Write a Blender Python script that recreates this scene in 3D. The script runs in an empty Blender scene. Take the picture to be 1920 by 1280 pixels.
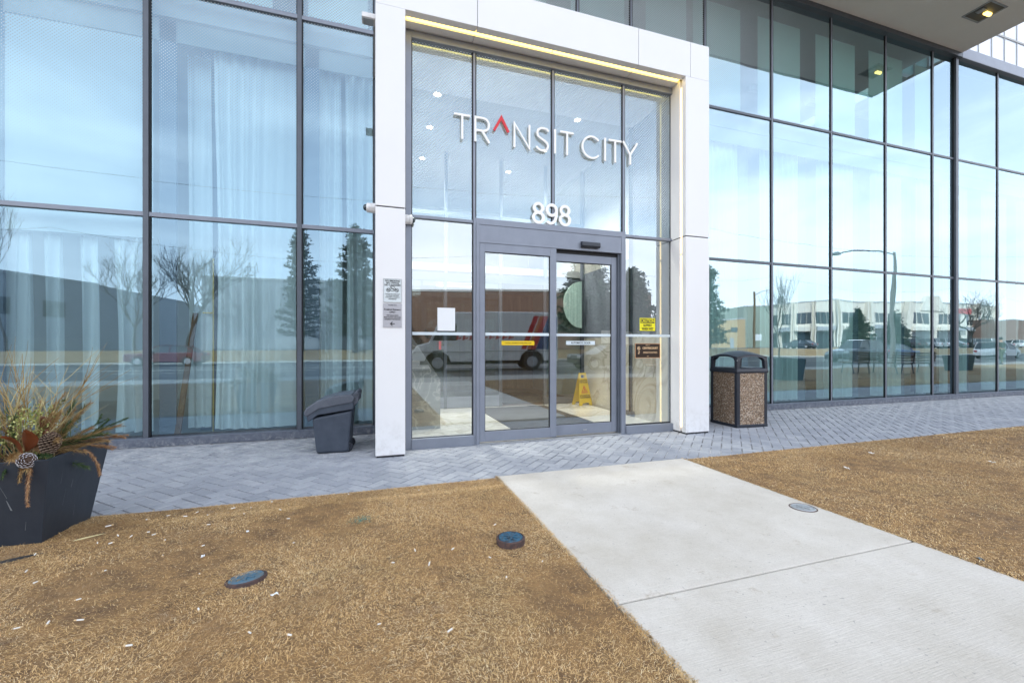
import bpy, math, random
import numpy as np
from mathutils import Vector, Matrix, Euler

random.seed(11)
rng = np.random.default_rng(5)
R = math.radians
sc = bpy.context.scene
col = sc.collection

# ------------------------------------------------------------------ camera
cam = bpy.data.cameras.new('camera')
cam.sensor_width = 36.0
cam.lens = 15.0
cam.shift_y = 0.0052
cam.clip_start = 0.02
cam.clip_end = 3000
camo = bpy.data.objects.new('camera', cam)
col.objects.link(camo)
camo.location = (0, -6.0, 1.15)
camo.rotation_euler = (R(90), 0, R(-18))
sc.camera = camo

# ------------------------------------------------------------------ sky, sun, exposure
SUN_AZ, SUN_EL = R(322), R(38)       # clockwise from +Y: behind the building, which shades its own forecourt
wd = bpy.data.worlds.new('World')
sc.world = wd
wd.use_nodes = True
nt = wd.node_tree
bg = nt.nodes['Background']
sky = nt.nodes.new('ShaderNodeTexSky')
sky.sky_type = 'NISHITA'
sky.sun_disc = False
sky.sun_elevation = SUN_EL
sky.sun_rotation = SUN_AZ
sky.air_density = 1.0
sky.dust_density = 2.0
sky.ozone_density = 1.2
tc = nt.nodes.new('ShaderNodeTexCoord')
mp = nt.nodes.new('ShaderNodeMapping')
mp.inputs['Scale'].default_value = (1.2, 1.2, 4.0)
nz = nt.nodes.new('ShaderNodeTexNoise')
nz.inputs['Scale'].default_value = 1.9
nz.inputs['Detail'].default_value = 7
nz.inputs['Roughness'].default_value = 0.55
nz.inputs['Distortion'].default_value = 0.4
cr = nt.nodes.new('ShaderNodeValToRGB')
cr.color_ramp.elements[0].position = 0.40
cr.color_ramp.elements[0].color = (0.34, 0.34, 0.34, 1)
cr.color_ramp.elements[1].position = 0.70
cr.color_ramp.elements[1].color = (0.88, 0.88, 0.88, 1)
mx = nt.nodes.new('ShaderNodeMixRGB')
mx.inputs[2].default_value = (7.7, 8.0, 8.5, 1)
nt.links.new(tc.outputs['Generated'], mp.inputs[0])
nt.links.new(mp.outputs[0], nz.inputs['Vector'])
nt.links.new(nz.outputs[0], cr.inputs[0])
sxy = nt.nodes.new('ShaderNodeSeparateXYZ')
nt.links.new(tc.outputs['Generated'], sxy.inputs[0])
hz = nt.nodes.new('ShaderNodeMapRange')
hz.inputs[1].default_value = 0.0
hz.inputs[2].default_value = 0.55
hz.inputs[3].default_value = 0.45
hz.inputs[4].default_value = 0.0
nt.links.new(sxy.outputs[2], hz.inputs[0])
ad = nt.nodes.new('ShaderNodeMath')
ad.operation = 'ADD'
ad.use_clamp = True
nt.links.new(cr.outputs[0], ad.inputs[0])
nt.links.new(hz.outputs[0], ad.inputs[1])
nt.links.new(ad.outputs[0], mx.inputs[0])
nt.links.new(sky.outputs[0], mx.inputs[1])
nt.links.new(mx.outputs[0], bg.inputs[0])
bg.inputs[1].default_value = 0.15

sl = bpy.data.lights.new('sun', 'SUN')
sl.energy = 2.6
sl.angle = R(3)
sl.color = (1.0, 0.95, 0.88)
so = bpy.data.objects.new('sun', sl)
col.objects.link(so)
sdir = Vector((math.sin(SUN_AZ) * math.cos(SUN_EL), math.cos(SUN_AZ) * math.cos(SUN_EL), math.sin(SUN_EL)))
so.rotation_euler = sdir.to_track_quat('Z', 'Y').to_euler()
so.location = sdir * 60

sc.view_settings.view_transform = 'Standard'
sc.view_settings.look = 'None'
sc.view_settings.gamma = 1.0
sc.view_settings.exposure = 1.38
sc.cycles.max_bounces = 10
sc.cycles.transparent_max_bounces = 24
sc.cycles.glossy_bounces = 5
sc.cycles.use_denoising = True
sc.cycles.caustics_reflective = False
sc.cycles.caustics_refractive = False

# ------------------------------------------------------------------ materials
def _n(t, typ, **kw):
    n = t.nodes.new(typ)
    for k, v in kw.items():
        setattr(n, k, v)
    return n

def mat(name, c, rough=0.6, metal=0.0, var=0.0, scale=8.0, bump=0.0, bscale=60.0, c2=None, spec=0.5,
        streak=None, emit=None, estr=0.0, coat=0.0, detail=5.0):
    m = bpy.data.materials.new(name)
    m.use_nodes = True
    t = m.node_tree
    b = t.nodes['Principled BSDF']
    b.inputs['Base Color'].default_value = (*c, 1)
    b.inputs['Roughness'].default_value = rough
    b.inputs['Metallic'].default_value = metal
    b.inputs['Specular IOR Level'].default_value = spec
    b.inputs['Coat Weight'].default_value = coat
    co = _n(t, 'ShaderNodeTexCoord')
    if var > 0 or c2 is not None:
        no = _n(t, 'ShaderNodeTexNoise')
        no.inputs['Scale'].default_value = scale
        no.inputs['Detail'].default_value = detail
        no.inputs['Roughness'].default_value = 0.65
        if streak:
            ma = _n(t, 'ShaderNodeMapping')
            ma.inputs['Scale'].default_value = streak
            t.links.new(co.outputs['Object'], ma.inputs[0])
            t.links.new(ma.outputs[0], no.inputs['Vector'])
        else:
            t.links.new(co.outputs['Object'], no.inputs['Vector'])
        ra = _n(t, 'ShaderNodeValToRGB')
        ra.color_ramp.elements[0].position = 0.33
        ra.color_ramp.elements[1].position = 0.67
        d = c2 if c2 is not None else tuple(x * (1 - var) for x in c)
        ra.color_ramp.elements[0].color = (*d, 1)
        ra.color_ramp.elements[1].color = (*c, 1)
        t.links.new(no.outputs[0], ra.inputs[0])
        t.links.new(ra.outputs[0], b.inputs['Base Color'])
    if bump > 0:
        n2 = _n(t, 'ShaderNodeTexNoise')
        n2.inputs['Scale'].default_value = bscale
        n2.inputs['Detail'].default_value = 4
        t.links.new(co.outputs['Object'], n2.inputs['Vector'])
        bu = _n(t, 'ShaderNodeBump')
        bu.inputs['Strength'].default_value = 1.0
        bu.inputs['Distance'].default_value = bump
        t.links.new(n2.outputs[0], bu.inputs['Height'])
        t.links.new(bu.outputs[0], b.inputs['Normal'])
    if emit:
        b.inputs['Emission Color'].default_value = (*emit, 1)
        b.inputs['Emission Strength'].default_value = estr
    return m

def attr_mat(name, ramp, rough=0.85, bump=0.0, bscale=80.0, extra=None, trans=False, spec=0.3):
    """colour picked from a ramp by a per-face 'shade' attribute"""
    m = bpy.data.materials.new(name)
    m.use_nodes = True
    t = m.node_tree
    b = t.nodes['Principled BSDF']
    b.inputs['Roughness'].default_value = rough
    b.inputs['Specular IOR Level'].default_value = spec
    at = _n(t, 'ShaderNodeAttribute')
    at.attribute_name = 'shade'
    ra = _n(t, 'ShaderNodeValToRGB')
    el = ra.color_ramp.elements
    while len(el) < len(ramp):
        el.new(0.5)
    for e, (p, c) in zip(el, ramp):
        e.position = p
        e.color = (*c, 1)
    t.links.new(at.outputs['Fac'], ra.inputs[0])
    out = ra.outputs[0]
    co = _n(t, 'ShaderNodeTexCoord')
    if extra:                                   # (colour, scale, lo, hi): a blotchy overlay
        for (c, s, lo, hi, amt) in extra:
            no = _n(t, 'ShaderNodeTexNoise')
            no.inputs['Scale'].default_value = s
            no.inputs['Detail'].default_value = 8
            no.inputs['Roughness'].default_value = 0.7
            t.links.new(co.outputs['Object'], no.inputs['Vector'])
            mr = _n(t, 'ShaderNodeMapRange')
            mr.inputs[1].default_value = lo
            mr.inputs[2].default_value = hi
            mr.inputs[4].default_value = amt
            t.links.new(no.outputs[0], mr.inputs[0])
            mi = _n(t, 'ShaderNodeMixRGB')
            mi.inputs[2].default_value = (*c, 1)
            t.links.new(mr.outputs[0], mi.inputs[0])
            t.links.new(out, mi.inputs[1])
            out = mi.outputs[0]
    t.links.new(out, b.inputs['Base Color'])
    if bump > 0:
        n2 = _n(t, 'ShaderNodeTexNoise')
        n2.inputs['Scale'].default_value = bscale
        n2.inputs['Detail'].default_value = 5
        t.links.new(co.outputs['Object'], n2.inputs['Vector'])
        bu = _n(t, 'ShaderNodeBump')
        bu.inputs['Distance'].default_value = bump
        t.links.new(n2.outputs[0], bu.inputs['Height'])
        t.links.new(bu.outputs[0], b.inputs['Normal'])
    return m

def mth(t, op, a, b=None, clamp=False):
    n = _n(t, 'ShaderNodeMath', operation=op)
    n.use_clamp = clamp
    for i, v in enumerate((a, b)):
        if v is None:
            continue
        if isinstance(v, (int, float)):
            n.inputs[i].default_value = v
        else:
            t.links.new(v, n.inputs[i])
    return n.outputs[0]

def glass_mat(name, refl=0.42, tint=(0.62, 0.80, 0.82), rtint=(0.86, 0.94, 1.0), frit=None, wav=0.0022, wsc=0.55):
    """coated glazing: part mirror, part tinted clear; optional printed dot frit (z0, z1, rmax, xfade)"""
    m = bpy.data.materials.new(name)
    m.use_nodes = True
    t = m.node_tree
    for n in list(t.nodes):
        t.nodes.remove(n)
    out = _n(t, 'ShaderNodeOutputMaterial')
    co = _n(t, 'ShaderNodeTexCoord')
    tr = _n(t, 'ShaderNodeBsdfTransparent')
    tr.inputs[0].default_value = (*tint, 1)
    gl = _n(t, 'ShaderNodeBsdfGlossy')
    gl.inputs[0].default_value = (*rtint, 1)
    gl.inputs['Roughness'].default_value = 0.0
    no = _n(t, 'ShaderNodeTexNoise')
    no.inputs['Scale'].default_value = wsc
    no.inputs['Detail'].default_value = 1.5
    t.links.new(co.outputs['Object'], no.inputs['Vector'])
    bu = _n(t, 'ShaderNodeBump')
    bu.inputs['Distance'].default_value = wav
    t.links.new(no.outputs[0], bu.inputs['Height'])
    t.links.new(bu.outputs[0], gl.inputs['Normal'])
    lw = _n(t, 'ShaderNodeLayerWeight')
    lw.inputs[0].default_value = 0.25
    mr = _n(t, 'ShaderNodeMapRange')
    mr.inputs[1].default_value = 0.0
    mr.inputs[2].default_value = 1.0
    mr.inputs[3].default_value = refl
    mr.inputs[4].default_value = 0.95
    t.links.new(lw.outputs['Fresnel'], mr.inputs[0])
    mi = _n(t, 'ShaderNodeMixShader')
    t.links.new(mr.outputs[0], mi.inputs[0])
    t.links.new(tr.outputs[0], mi.inputs[1])
    t.links.new(gl.outputs[0], mi.inputs[2])
    last = mi.outputs[0]
    if frit:
        z0, z1, rmax, xf = frit
        sp = _n(t, 'ShaderNodeSeparateXYZ')
        t.links.new(co.outputs['Object'], sp.inputs[0])
        pit = 0.026
        a = mth(t, 'MULTIPLY', mth(t, 'ADD', sp.outputs[0], sp.outputs[2]), 1 / pit * 0.7071)
        b = mth(t, 'MULTIPLY', mth(t, 'SUBTRACT', sp.outputs[0], sp.outputs[2]), 1 / pit * 0.7071)
        fa = mth(t, 'SUBTRACT', mth(t, 'FRACT', mth(t, 'ADD', a, 4000.0)), 0.5)
        fb = mth(t, 'SUBTRACT', mth(t, 'FRACT', mth(t, 'ADD', b, 4000.0)), 0.5)
        d2 = mth(t, 'ADD', mth(t, 'MULTIPLY', fa, fa), mth(t, 'MULTIPLY', fb, fb))
        dd = mth(t, 'SQRT', d2)
        r_ = _n(t, 'ShaderNodeMapRange')
        r_.inputs[1].default_value = z0
        r_.inputs[2].default_value = z1
        r_.inputs[3].default_value = 0.0
        r_.inputs[4].default_value = rmax
        t.links.new(sp.outputs[2], r_.inputs[0])
        rad = r_.outputs[0]
        if xf:
            rx = _n(t, 'ShaderNodeMapRange')
            rx.inputs[1].default_value = xf[0]
            rx.inputs[2].default_value = xf[1]
            rx.inputs[3].default_value = 1.0
            rx.inputs[4].default_value = 0.0
            t.links.new(sp.outputs[0], rx.inputs[0])
            rad = mth(t, 'MULTIPLY', rad, rx.outputs[0])
        msk = mth(t, 'LESS_THAN', dd, rad)
        df = _n(t, 'ShaderNodeBsdfDiffuse')
        df.inputs[0].default_value = (0.50, 0.56, 0.60, 1)
        m2 = _n(t, 'ShaderNodeMixShader')
        t.links.new(msk, m2.inputs[0])
        t.links.new(last, m2.inputs[1])
        t.links.new(df.outputs[0], m2.inputs[2])
        last = m2.outputs[0]
    t.links.new(last, out.inputs[0])
    return m

M = {}
M['white'] = mat('white_panel', (0.78, 0.78, 0.79), 0.32, 0.0, var=0.03, scale=1.2, spec=0.5, bump=0.0003, bscale=1.5)
M['blind_w'] = mat('white_roller_blind', (0.84, 0.86, 0.87), 0.9, var=0.04, scale=2, streak=(1, 1, 0.1))
M['blind'] = mat('pale_fill_sheet', (0.78, 0.88, 0.84), 0.9)
M['joint'] = mat('dark_joint', (0.03, 0.03, 0.035), 0.8)
M['alu'] = mat('grey_aluminium', (0.235, 0.26, 0.315), 0.42, 0.25, var=0.10, scale=6, spec=0.5, bump=0.0002, bscale=40)
M['alu_dark'] = mat('dark_mullion', (0.105, 0.122, 0.15), 0.42, 0.2, var=0.15, scale=5)
M['sill'] = mat('dusty_sill', (0.15, 0.17, 0.21), 0.55, 0.3, c2=(0.09, 0.105, 0.14), scale=14, bump=0.0005, bscale=90)
M['gasket'] = mat('black_gasket', (0.012, 0.013, 0.016), 0.6)
M['glass_l'] = glass_mat('coated_glass', 0.23, (0.80, 0.98, 1.0), (0.56, 0.80, 0.99), frit=(2.9, 5.6, 0.36, None), wav=0.0011)
M['glass_r'] = glass_mat('coated_glass_clear', 0.40, (0.74, 1.0, 0.98), (0.68, 0.86, 0.96), frit=(3.6, 6.2, 0.38, (5.0, 10.0)), wav=0.0042, wsc=0.7)
M['glass_p'] = glass_mat('portal_glass', 0.27, (0.86, 0.94, 0.94), (0.64, 0.84, 0.98), frit=(2.5, 3.1, 0.33, None), wav=0.0005)
M['glass_d'] = glass_mat('door_glass', 0.30, (0.90, 0.96, 0.94), (0.84, 0.92, 0.97), wav=0.0006)
M['glass_in'] = glass_mat('inner_glass', 0.10, (0.70, 0.88, 0.82), (0.8, 0.95, 0.95))
M['soffit'] = mat('canopy_soffit', (0.90, 0.89, 0.84), 0.75, var=0.05, scale=0.8, bump=0.0008, bscale=9)
M['led'] = mat('warm_led', (0.5, 0.35, 0.05), 0.5, emit=(1.0, 0.70, 0.16), estr=1.9)
M['led_w'] = mat('warm_white_led', (1, 0.9, 0.7), 0.5, emit=(1.0, 0.70, 0.32), estr=0.95)
M['sign_white'] = mat('sign_white', (0.86, 0.86, 0.86), 0.3)
M['sign_red'] = mat('sign_red', (0.62, 0.01, 0.02), 0.3)
M['fabric'] = None
M['floor_in'] = mat('marble_floor', (0.80, 0.80, 0.78), 0.16, c2=(0.62, 0.62, 0.58), scale=1.6, detail=9)
M['mat'] = mat('rubber_mat', (0.045, 0.048, 0.055), 0.9, var=0.3, scale=60, bump=0.002, bscale=220)
M['yellow'] = mat('yellow_plastic', (0.80, 0.55, 0.01), 0.35, var=0.08, scale=4)
M['red'] = mat('red_ink', (0.6, 0.03, 0.02), 0.5)
M['black'] = mat('black_ink', (0.012, 0.012, 0.014), 0.5)
M['paper'] = mat('white_paper', (0.80, 0.82, 0.84), 0.7)
M['tape'] = mat('frosted_band', (0.62, 0.70, 0.74), 0.7)
M['wood'] = mat('brown_wood', (0.26, 0.12, 0.05), 0.5, c2=(0.13, 0.06, 0.028), scale=5, streak=(12, 12, 0.8), detail=8)
M['wall_in'] = mat('interior_wall', (0.52, 0.53, 0.52), 0.7, var=0.06, scale=1)
M['wall_warm'] = mat('interior_warm_wall', (0.34, 0.22, 0.13), 0.6, c2=(0.24, 0.15, 0.09), scale=2, streak=(6, 6, 0.5))
M['ceil_in'] = mat('interior_ceiling', (0.50, 0.52, 0.54), 0.7)
M['col_in'] = mat('interior_column', (0.22, 0.25, 0.32), 0.6, var=0.1, scale=2)
M['asphalt'] = mat('asphalt', (0.085, 0.085, 0.088), 0.85, var=0.25, scale=2.5, bump=0.003, bscale=120)
M['line'] = mat('road_paint', (0.62, 0.60, 0.52), 0.7, var=0.2, scale=20)
M['bin_grey'] = mat('grey_plastic', (0.065, 0.080, 0.108), 0.5, c2=(0.045, 0.058, 0.080), scale=7, bump=0.0006, bscale=60, spec=0.4)
M['bin_grey_lid'] = mat('grey_plastic_lid', (0.105, 0.118, 0.145), 0.5, c2=(0.075, 0.086, 0.108), scale=9, bump=0.0006, bscale=60, spec=0.4)
M['black_plastic'] = mat('black_plastic', (0.022, 0.027, 0.040), 0.42, var=0.3, scale=12, bump=0.0004, bscale=70)
M['planter'] = mat('planter_resin', (0.014, 0.022, 0.036), 0.55, c2=(0.028, 0.038, 0.054), scale=3.2, streak=(1, 1, 0.5), bump=0.0012, bscale=22, detail=8)
M['scuff'] = mat('pale_scuff', (0.16, 0.18, 0.20), 0.8)
M['soil'] = mat('potting_soil', (0.035, 0.022, 0.014), 0.95, var=0.5, scale=30, bump=0.01, bscale=40)
M['rust'] = mat('rusty_iron', (0.10, 0.055, 0.045), 0.8, c2=(0.035, 0.03, 0.035), scale=45, bump=0.002, bscale=120)
M['steel'] = mat('galvanised', (0.42, 0.43, 0.44), 0.45, 0.5, var=0.15, scale=5)
M['concrete_pole'] = mat('concrete_pole', (0.50, 0.48, 0.43), 0.8, var=0.15, scale=4)
M['pole_wood'] = mat('utility_pole_wood', (0.20, 0.15, 0.09), 0.85, var=0.3, scale=6, streak=(8, 8, 0.6))
M['bark'] = mat('bark', (0.075, 0.062, 0.052), 0.9, var=0.35, scale=12)
M['needles'] = attr_mat('pine_needles', [(0, (0.012, 0.032, 0.022)), (0.6, (0.030, 0.062, 0.040)), (1, (0.065, 0.105, 0.07))], 0.8)
M['brick'] = None
M['greywall'] = mat('grey_cladding', (0.36, 0.38, 0.41), 0.8, var=0.12, scale=0.4)
M['greywall2'] = mat('pale_cladding', (0.42, 0.43, 0.44), 0.8, var=0.12, scale=0.5)
M['cream'] = mat('cream_stucco', (0.74, 0.70, 0.62), 0.85, var=0.08, scale=0.5)
M['tan'] = mat('tan_stucco', (0.50, 0.36, 0.20), 0.85, var=0.1, scale=0.6)
M['brownwall'] = mat('brown_cladding', (0.20, 0.12, 0.095), 0.85, var=0.1, scale=0.7)
M['winglass'] = mat('shop_window', (0.03, 0.045, 0.055), 0.08, spec=0.8)
M['car_grey'] = mat('grey_car_paint', (0.11, 0.13, 0.16), 0.25, 0.5, coat=1.0)
M['car_white'] = mat('white_car_paint', (0.72, 0.73, 0.74), 0.3, coat=1.0)
M['car_black'] = mat('black_car_paint', (0.012, 0.013, 0.018), 0.25, coat=1.0)
M['car_red'] = mat('red_car_paint', (0.17, 0.02, 0.03), 0.3, coat=1.0)
M['car_blue'] = mat('blue_car_paint', (0.03, 0.06, 0.14), 0.3, coat=1.0)
M['tyre'] = mat('tyre_rubber', (0.018, 0.018, 0.02), 0.85)
M['rim'] = mat('wheel_rim', (0.40, 0.41, 0.43), 0.5, 0.2)
M['amberlamp'] = mat('amber_lamp', (0.6, 0.2, 0.02), 0.4)
M['redlamp'] = mat('red_lamp', (0.4, 0.01, 0.01), 0.3)
M['clearlamp'] = mat('headlamp', (0.6, 0.62, 0.65), 0.15)
M['stripe_orange'] = mat('orange_stripe', (0.62, 0.22, 0.10), 0.4)
M['stripe_blue'] = mat('blue_stripe', (0.03, 0.06, 0.20), 0.4)
M['stripe_red'] = mat('red_stripe', (0.50, 0.03, 0.04), 0.4)
M['skin'] = mat('skin', (0.50, 0.30, 0.22), 0.6)
M['cloth_dark'] = mat('dark_jacket', (0.025, 0.035, 0.030), 0.9)
M['cloth_olive'] = mat('olive_trousers', (0.08, 0.10, 0.065), 0.9)
M['hair'] = mat('dark_hair', (0.02, 0.015, 0.012), 0.7)
M['downlight'] = mat('downlight_glow', (1, 1, 1), 0.5, emit=(1.0, 0.90, 0.72), estr=7.0)
M['tower_white'] = mat('tower_white_panel', (0.78, 0.84, 0.92), 0.3, var=0.05, scale=0.2)
M['brass'] = mat('brass_trim', (0.55, 0.38, 0.12), 0.4, 0.6)
M['bronze_plate'] = mat('dark_bronze_plaque', (0.040, 0.026, 0.020), 0.35, 0.4)
M['copper'] = mat('copper_trim', (0.62, 0.36, 0.20), 0.4, 0.3)

def fabric():
    m = bpy.data.materials.new('sheer_curtain')
    m.use_nodes = True
    t = m.node_tree
    b = t.nodes['Principled BSDF']
    b.inputs['Base Color'].default_value = (0.90, 0.91, 0.92, 1)
    b.inputs['Roughness'].default_value = 0.9
    tl = _n(t, 'ShaderNodeBsdfTranslucent')
    tl.inputs[0].default_value = (0.8, 0.82, 0.84, 1)
    mi = _n(t, 'ShaderNodeMixShader')
    mi.inputs[0].default_value = 0.15
    t.links.new(b.outputs[0], mi.inputs[1])
    t.links.new(tl.outputs[0], mi.inputs[2])
    t.links.new(mi.outputs[0], t.nodes['Material Output'].inputs[0])
    mi.inputs[0].default_value = 0.08
    return m
M['fabric'] = fabric()

def marble(name, base, vein, scale):
    m = bpy.data.materials.new(name)
    m.use_nodes = True
    t = m.node_tree
    b = t.nodes['Principled BSDF']
    b.inputs['Roughness'].default_value = 0.18
    co = _n(t, 'ShaderNodeTexCoord')
    ma = _n(t, 'ShaderNodeMapping')
    ma.inputs['Rotation'].default_value = (0.4, 0.7, 0.3)
    t.links.new(co.outputs['Object'], ma.inputs[0])
    n0 = _n(t, 'ShaderNodeTexNoise')
    n0.inputs['Scale'].default_value = scale
    n0.inputs['Detail'].default_value = 9
    n0.inputs['Distortion'].default_value = 1.6
    t.links.new(ma.outputs[0], n0.inputs['Vector'])
    a = mth(t, 'ABSOLUTE', mth(t, 'SUBTRACT', n0.outputs[0], 0.5))
    ra = _n(t, 'ShaderNodeValToRGB')
    ra.color_ramp.elements[0].position = 0.0
    ra.color_ramp.elements[0].color = (*vein, 1)
    ra.color_ramp.elements[1].position = 0.035
    ra.color_ramp.elements[1].color = (*base, 1)
    e = ra.color_ramp.elements.new(0.2)
    e.color = (*[x * 0.85 for x in base], 1)
    t.links.new(a, ra.inputs[0])
    t.links.new(ra.outputs[0], b.inputs['Base Color'])
    return m
M['marble_grey'] = marble('grey_marble', (0.36, 0.375, 0.36), (0.60, 0.59, 0.54), 2.2)
M['marble_cream'] = marble('cream_marble', (0.58, 0.57, 0.52), (0.42, 0.40, 0.35), 0.9)
M['floor_in'] = marble('marble_floor', (0.76, 0.76, 0.73), (0.55, 0.54, 0.48), 0.8)

def brickmat(name, c1, c2, mortar, sx=1.0):
    m = bpy.data.materials.new(name)
    m.use_nodes = True
    t = m.node_tree
    b = t.nodes['Principled BSDF']
    b.inputs['Roughness'].default_value = 0.9
    co = _n(t, 'ShaderNodeTexCoord')
    br = _n(t, 'ShaderNodeTexBrick')
    br.inputs['Color1'].default_value = (*c1, 1)
    br.inputs['Color2'].default_value = (*c2, 1)
    br.inputs['Mortar'].default_value = (*mortar, 1)
    br.inputs['Scale'].default_value = 2.0
    br.inputs['Mortar Size'].default_value = 0.02
    ma = _n(t, 'ShaderNodeMapping')
    ma.inputs['Rotation'].default_value = (R(90), 0, 0)
    t.links.new(co.outputs['Object'], ma.inputs[0])
    t.links.new(ma.outputs[0], br.inputs['Vector'])
    t.links.new(br.outputs[0], b.inputs['Base Color'])
    return m
M['brick'] = brickmat('brown_brick', (0.155, 0.093, 0.070), (0.12, 0.072, 0.054), (0.14, 0.10, 0.085))

def pebble():
    m = bpy.data.materials.new('exposed_aggregate')
    m.use_nodes = True
    t = m.node_tree
    b = t.nodes['Principled BSDF']
    b.inputs['Roughness'].default_value = 0.7
    co = _n(t, 'ShaderNodeTexCoord')
    vo = _n(t, 'ShaderNodeTexVoronoi')
    vo.inputs['Scale'].default_value = 95
    t.links.new(co.outputs['Object'], vo.inputs['Vector'])
    sx = _n(t, 'ShaderNodeSeparateXYZ')
    t.links.new(vo.outputs['Color'], sx.inputs[0])
    ra = _n(t, 'ShaderNodeValToRGB')
    cs = [(0.0, (0.10, 0.06, 0.035)), (0.3, (0.27, 0.17, 0.10)), (0.6, (0.42, 0.29, 0.19)), (0.85, (0.60, 0.48, 0.36)), (1.0, (0.75, 0.68, 0.58))]
    while len(ra.color_ramp.elements) < 5:
        ra.color_ramp.elements.new(0.5)
    for e, (p, c) in zip(ra.color_ramp.elements, cs):
        e.position = p
        e.color = (*c, 1)
    t.links.new(sx.outputs[0], ra.inputs[0])
    mr = _n(t, 'ShaderNodeMapRange')
    mr.inputs[1].default_value = 0.35
    mr.inputs[2].default_value = 0.75
    mr.inputs[4].default_value = 0.85
    t.links.new(vo.outputs['Distance'], mr.inputs[0])
    mi = _n(t, 'ShaderNodeMixRGB')
    mi.inputs[2].default_value = (0.07, 0.05, 0.035, 1)
    t.links.new(mr.outputs[0], mi.inputs[0])
    t.links.new(ra.outputs[0], mi.inputs[1])
    t.links.new(mi.outputs[0], b.inputs['Base Color'])
    bu = _n(t, 'ShaderNodeBump')
    bu.inputs['Distance'].default_value = 0.004
    bu.invert = True
    t.links.new(vo.outputs['Distance'], bu.inputs['Height'])
    t.links.new(bu.outputs[0], b.inputs['Normal'])
    return m
M['pebble'] = pebble()

def concrete():
    m = bpy.data.materials.new('brushed_concrete')
    m.use_nodes = True
    t = m.node_tree
    b = t.nodes['Principled BSDF']
    b.inputs['Roughness'].default_value = 0.85
    co = _n(t, 'ShaderNodeTexCoord')
    def noise(s, d=6, rg=0.6):
        n = _n(t, 'ShaderNodeTexNoise')
        n.inputs['Scale'].default_value = s
        n.inputs['Detail'].default_value = d
        n.inputs['Roughness'].default_value = rg
        t.links.new(co.outputs['Object'], n.inputs['Vector'])
        return n.outputs[0]
    def ramp(src, a, ca, b_, cb):
        r = _n(t, 'ShaderNodeValToRGB')
        r.color_ramp.elements[0].position = a
        r.color_ramp.elements[0].color = (*ca, 1)
        r.color_ramp.elements[1].position = b_
        r.color_ramp.elements[1].color = (*cb, 1)
        t.links.new(src, r.inputs[0])
        return r.outputs[0]
    base = ramp(noise(1.9, 10, 0.7), 0.32, (0.49, 0.455, 0.395), 0.68, (0.62, 0.59, 0.54))
    spk = ramp(noise(170, 3, 0.8), 0.36, (0.80, 0.80, 0.81), 0.60, (1.06, 1.06, 1.06))
    mu = _n(t, 'ShaderNodeMixRGB', blend_type='MULTIPLY')
    mu.inputs[0].default_value = 0.55
    t.links.new(base, mu.inputs[1])
    t.links.new(spk, mu.inputs[2])
    st = ramp(noise(4.2, 10, 0.8), 0.585, (0, 0, 0), 0.70, (1, 1, 1))
    m2 = _n(t, 'ShaderNodeMixRGB')
    m2.inputs[2].default_value = (0.30, 0.24, 0.17, 1)
    t.links.new(mth(t, 'MULTIPLY', st, 0.75), m2.inputs[0])
    t.links.new(mu.outputs[0], m2.inputs[1])
    pit = ramp(noise(55, 2, 0.5), 0.70, (0, 0, 0), 0.74, (1, 1, 1))
    m3 = _n(t, 'ShaderNodeMixRGB')
    m3.inputs[2].default_value = (0.25, 0.24, 0.23, 1)
    t.links.new(mth(t, 'MULTIPLY', pit, 0.6), m3.inputs[0])
    t.links.new(m2.outputs[0], m3.inputs[1])
    t.links.new(m3.outputs[0], b.inputs['Base Color'])
    ma = _n(t, 'ShaderNodeMapping')
    ma.inputs['Scale'].default_value = (12, 160, 12)
    t.links.new(co.outputs['Object'], ma.inputs[0])
    n2 = _n(t, 'ShaderNodeTexNoise')
    n2.inputs['Scale'].default_value = 1.0
    n2.inputs['Detail'].default_value = 4
    t.links.new(ma.outputs[0], n2.inputs['Vector'])
    bu = _n(t, 'ShaderNodeBump')
    bu.inputs['Distance'].default_value = 0.0018
    t.links.new(n2.outputs[0], bu.inputs['Height'])
    t.links.new(bu.outputs[0], b.inputs['Normal'])
    return m
M['concrete'] = concrete()
M['old_concrete'] = mat('old_concrete', (0.34, 0.33, 0.31), 0.9, var=0.2, scale=3, bump=0.001, bscale=60)
M['paver'] = attr_mat('grey_paver', [(0, (0.255, 0.272, 0.305)), (0.5, (0.300, 0.318, 0.355)), (1, (0.345, 0.362, 0.395))], 0.85, 0.0012, 160,
                      extra=[((0.52, 0.53, 0.55), 2.3, 0.50, 0.72, 0.5), ((0.17, 0.18, 0.20), 6.0, 0.58, 0.75, 0.4), ((0.60, 0.60, 0.62), 38, 0.60, 0.74, 0.6)])
M['paver_joint'] = mat('paver_joint', (0.035, 0.037, 0.042), 0.95, c2=(0.62, 0.62, 0.63), scale=1.3)
M['grass'] = attr_mat('dormant_grass', [(0, (0.19, 0.100, 0.036)), (0.3, (0.47, 0.285, 0.115)), (0.65, (0.74, 0.500, 0.235)), (1, (0.92, 0.77, 0.50))], 0.75,
                      extra=[((0.24, 0.125, 0.055), 2.1, 0.50, 0.66, 0.62), ((0.50, 0.40, 0.20), 0.9, 0.52, 0.70, 0.45), ((0.34, 0.30, 0.24), 4.2, 0.58, 0.72, 0.55), ((0.24, 0.26, 0.09), 3.1, 0.66, 0.76, 0.4)])
M['turf'] = mat('turf_thatch', (0.30, 0.175, 0.070), 0.95, c2=(0.13, 0.075, 0.036), scale=9, bump=0.02, bscale=50, detail=9)
M['farlawn'] = mat('far_dormant_lawn', (0.33, 0.23, 0.12), 0.95, c2=(0.24, 0.16, 0.08), scale=0.8, detail=9)
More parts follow.
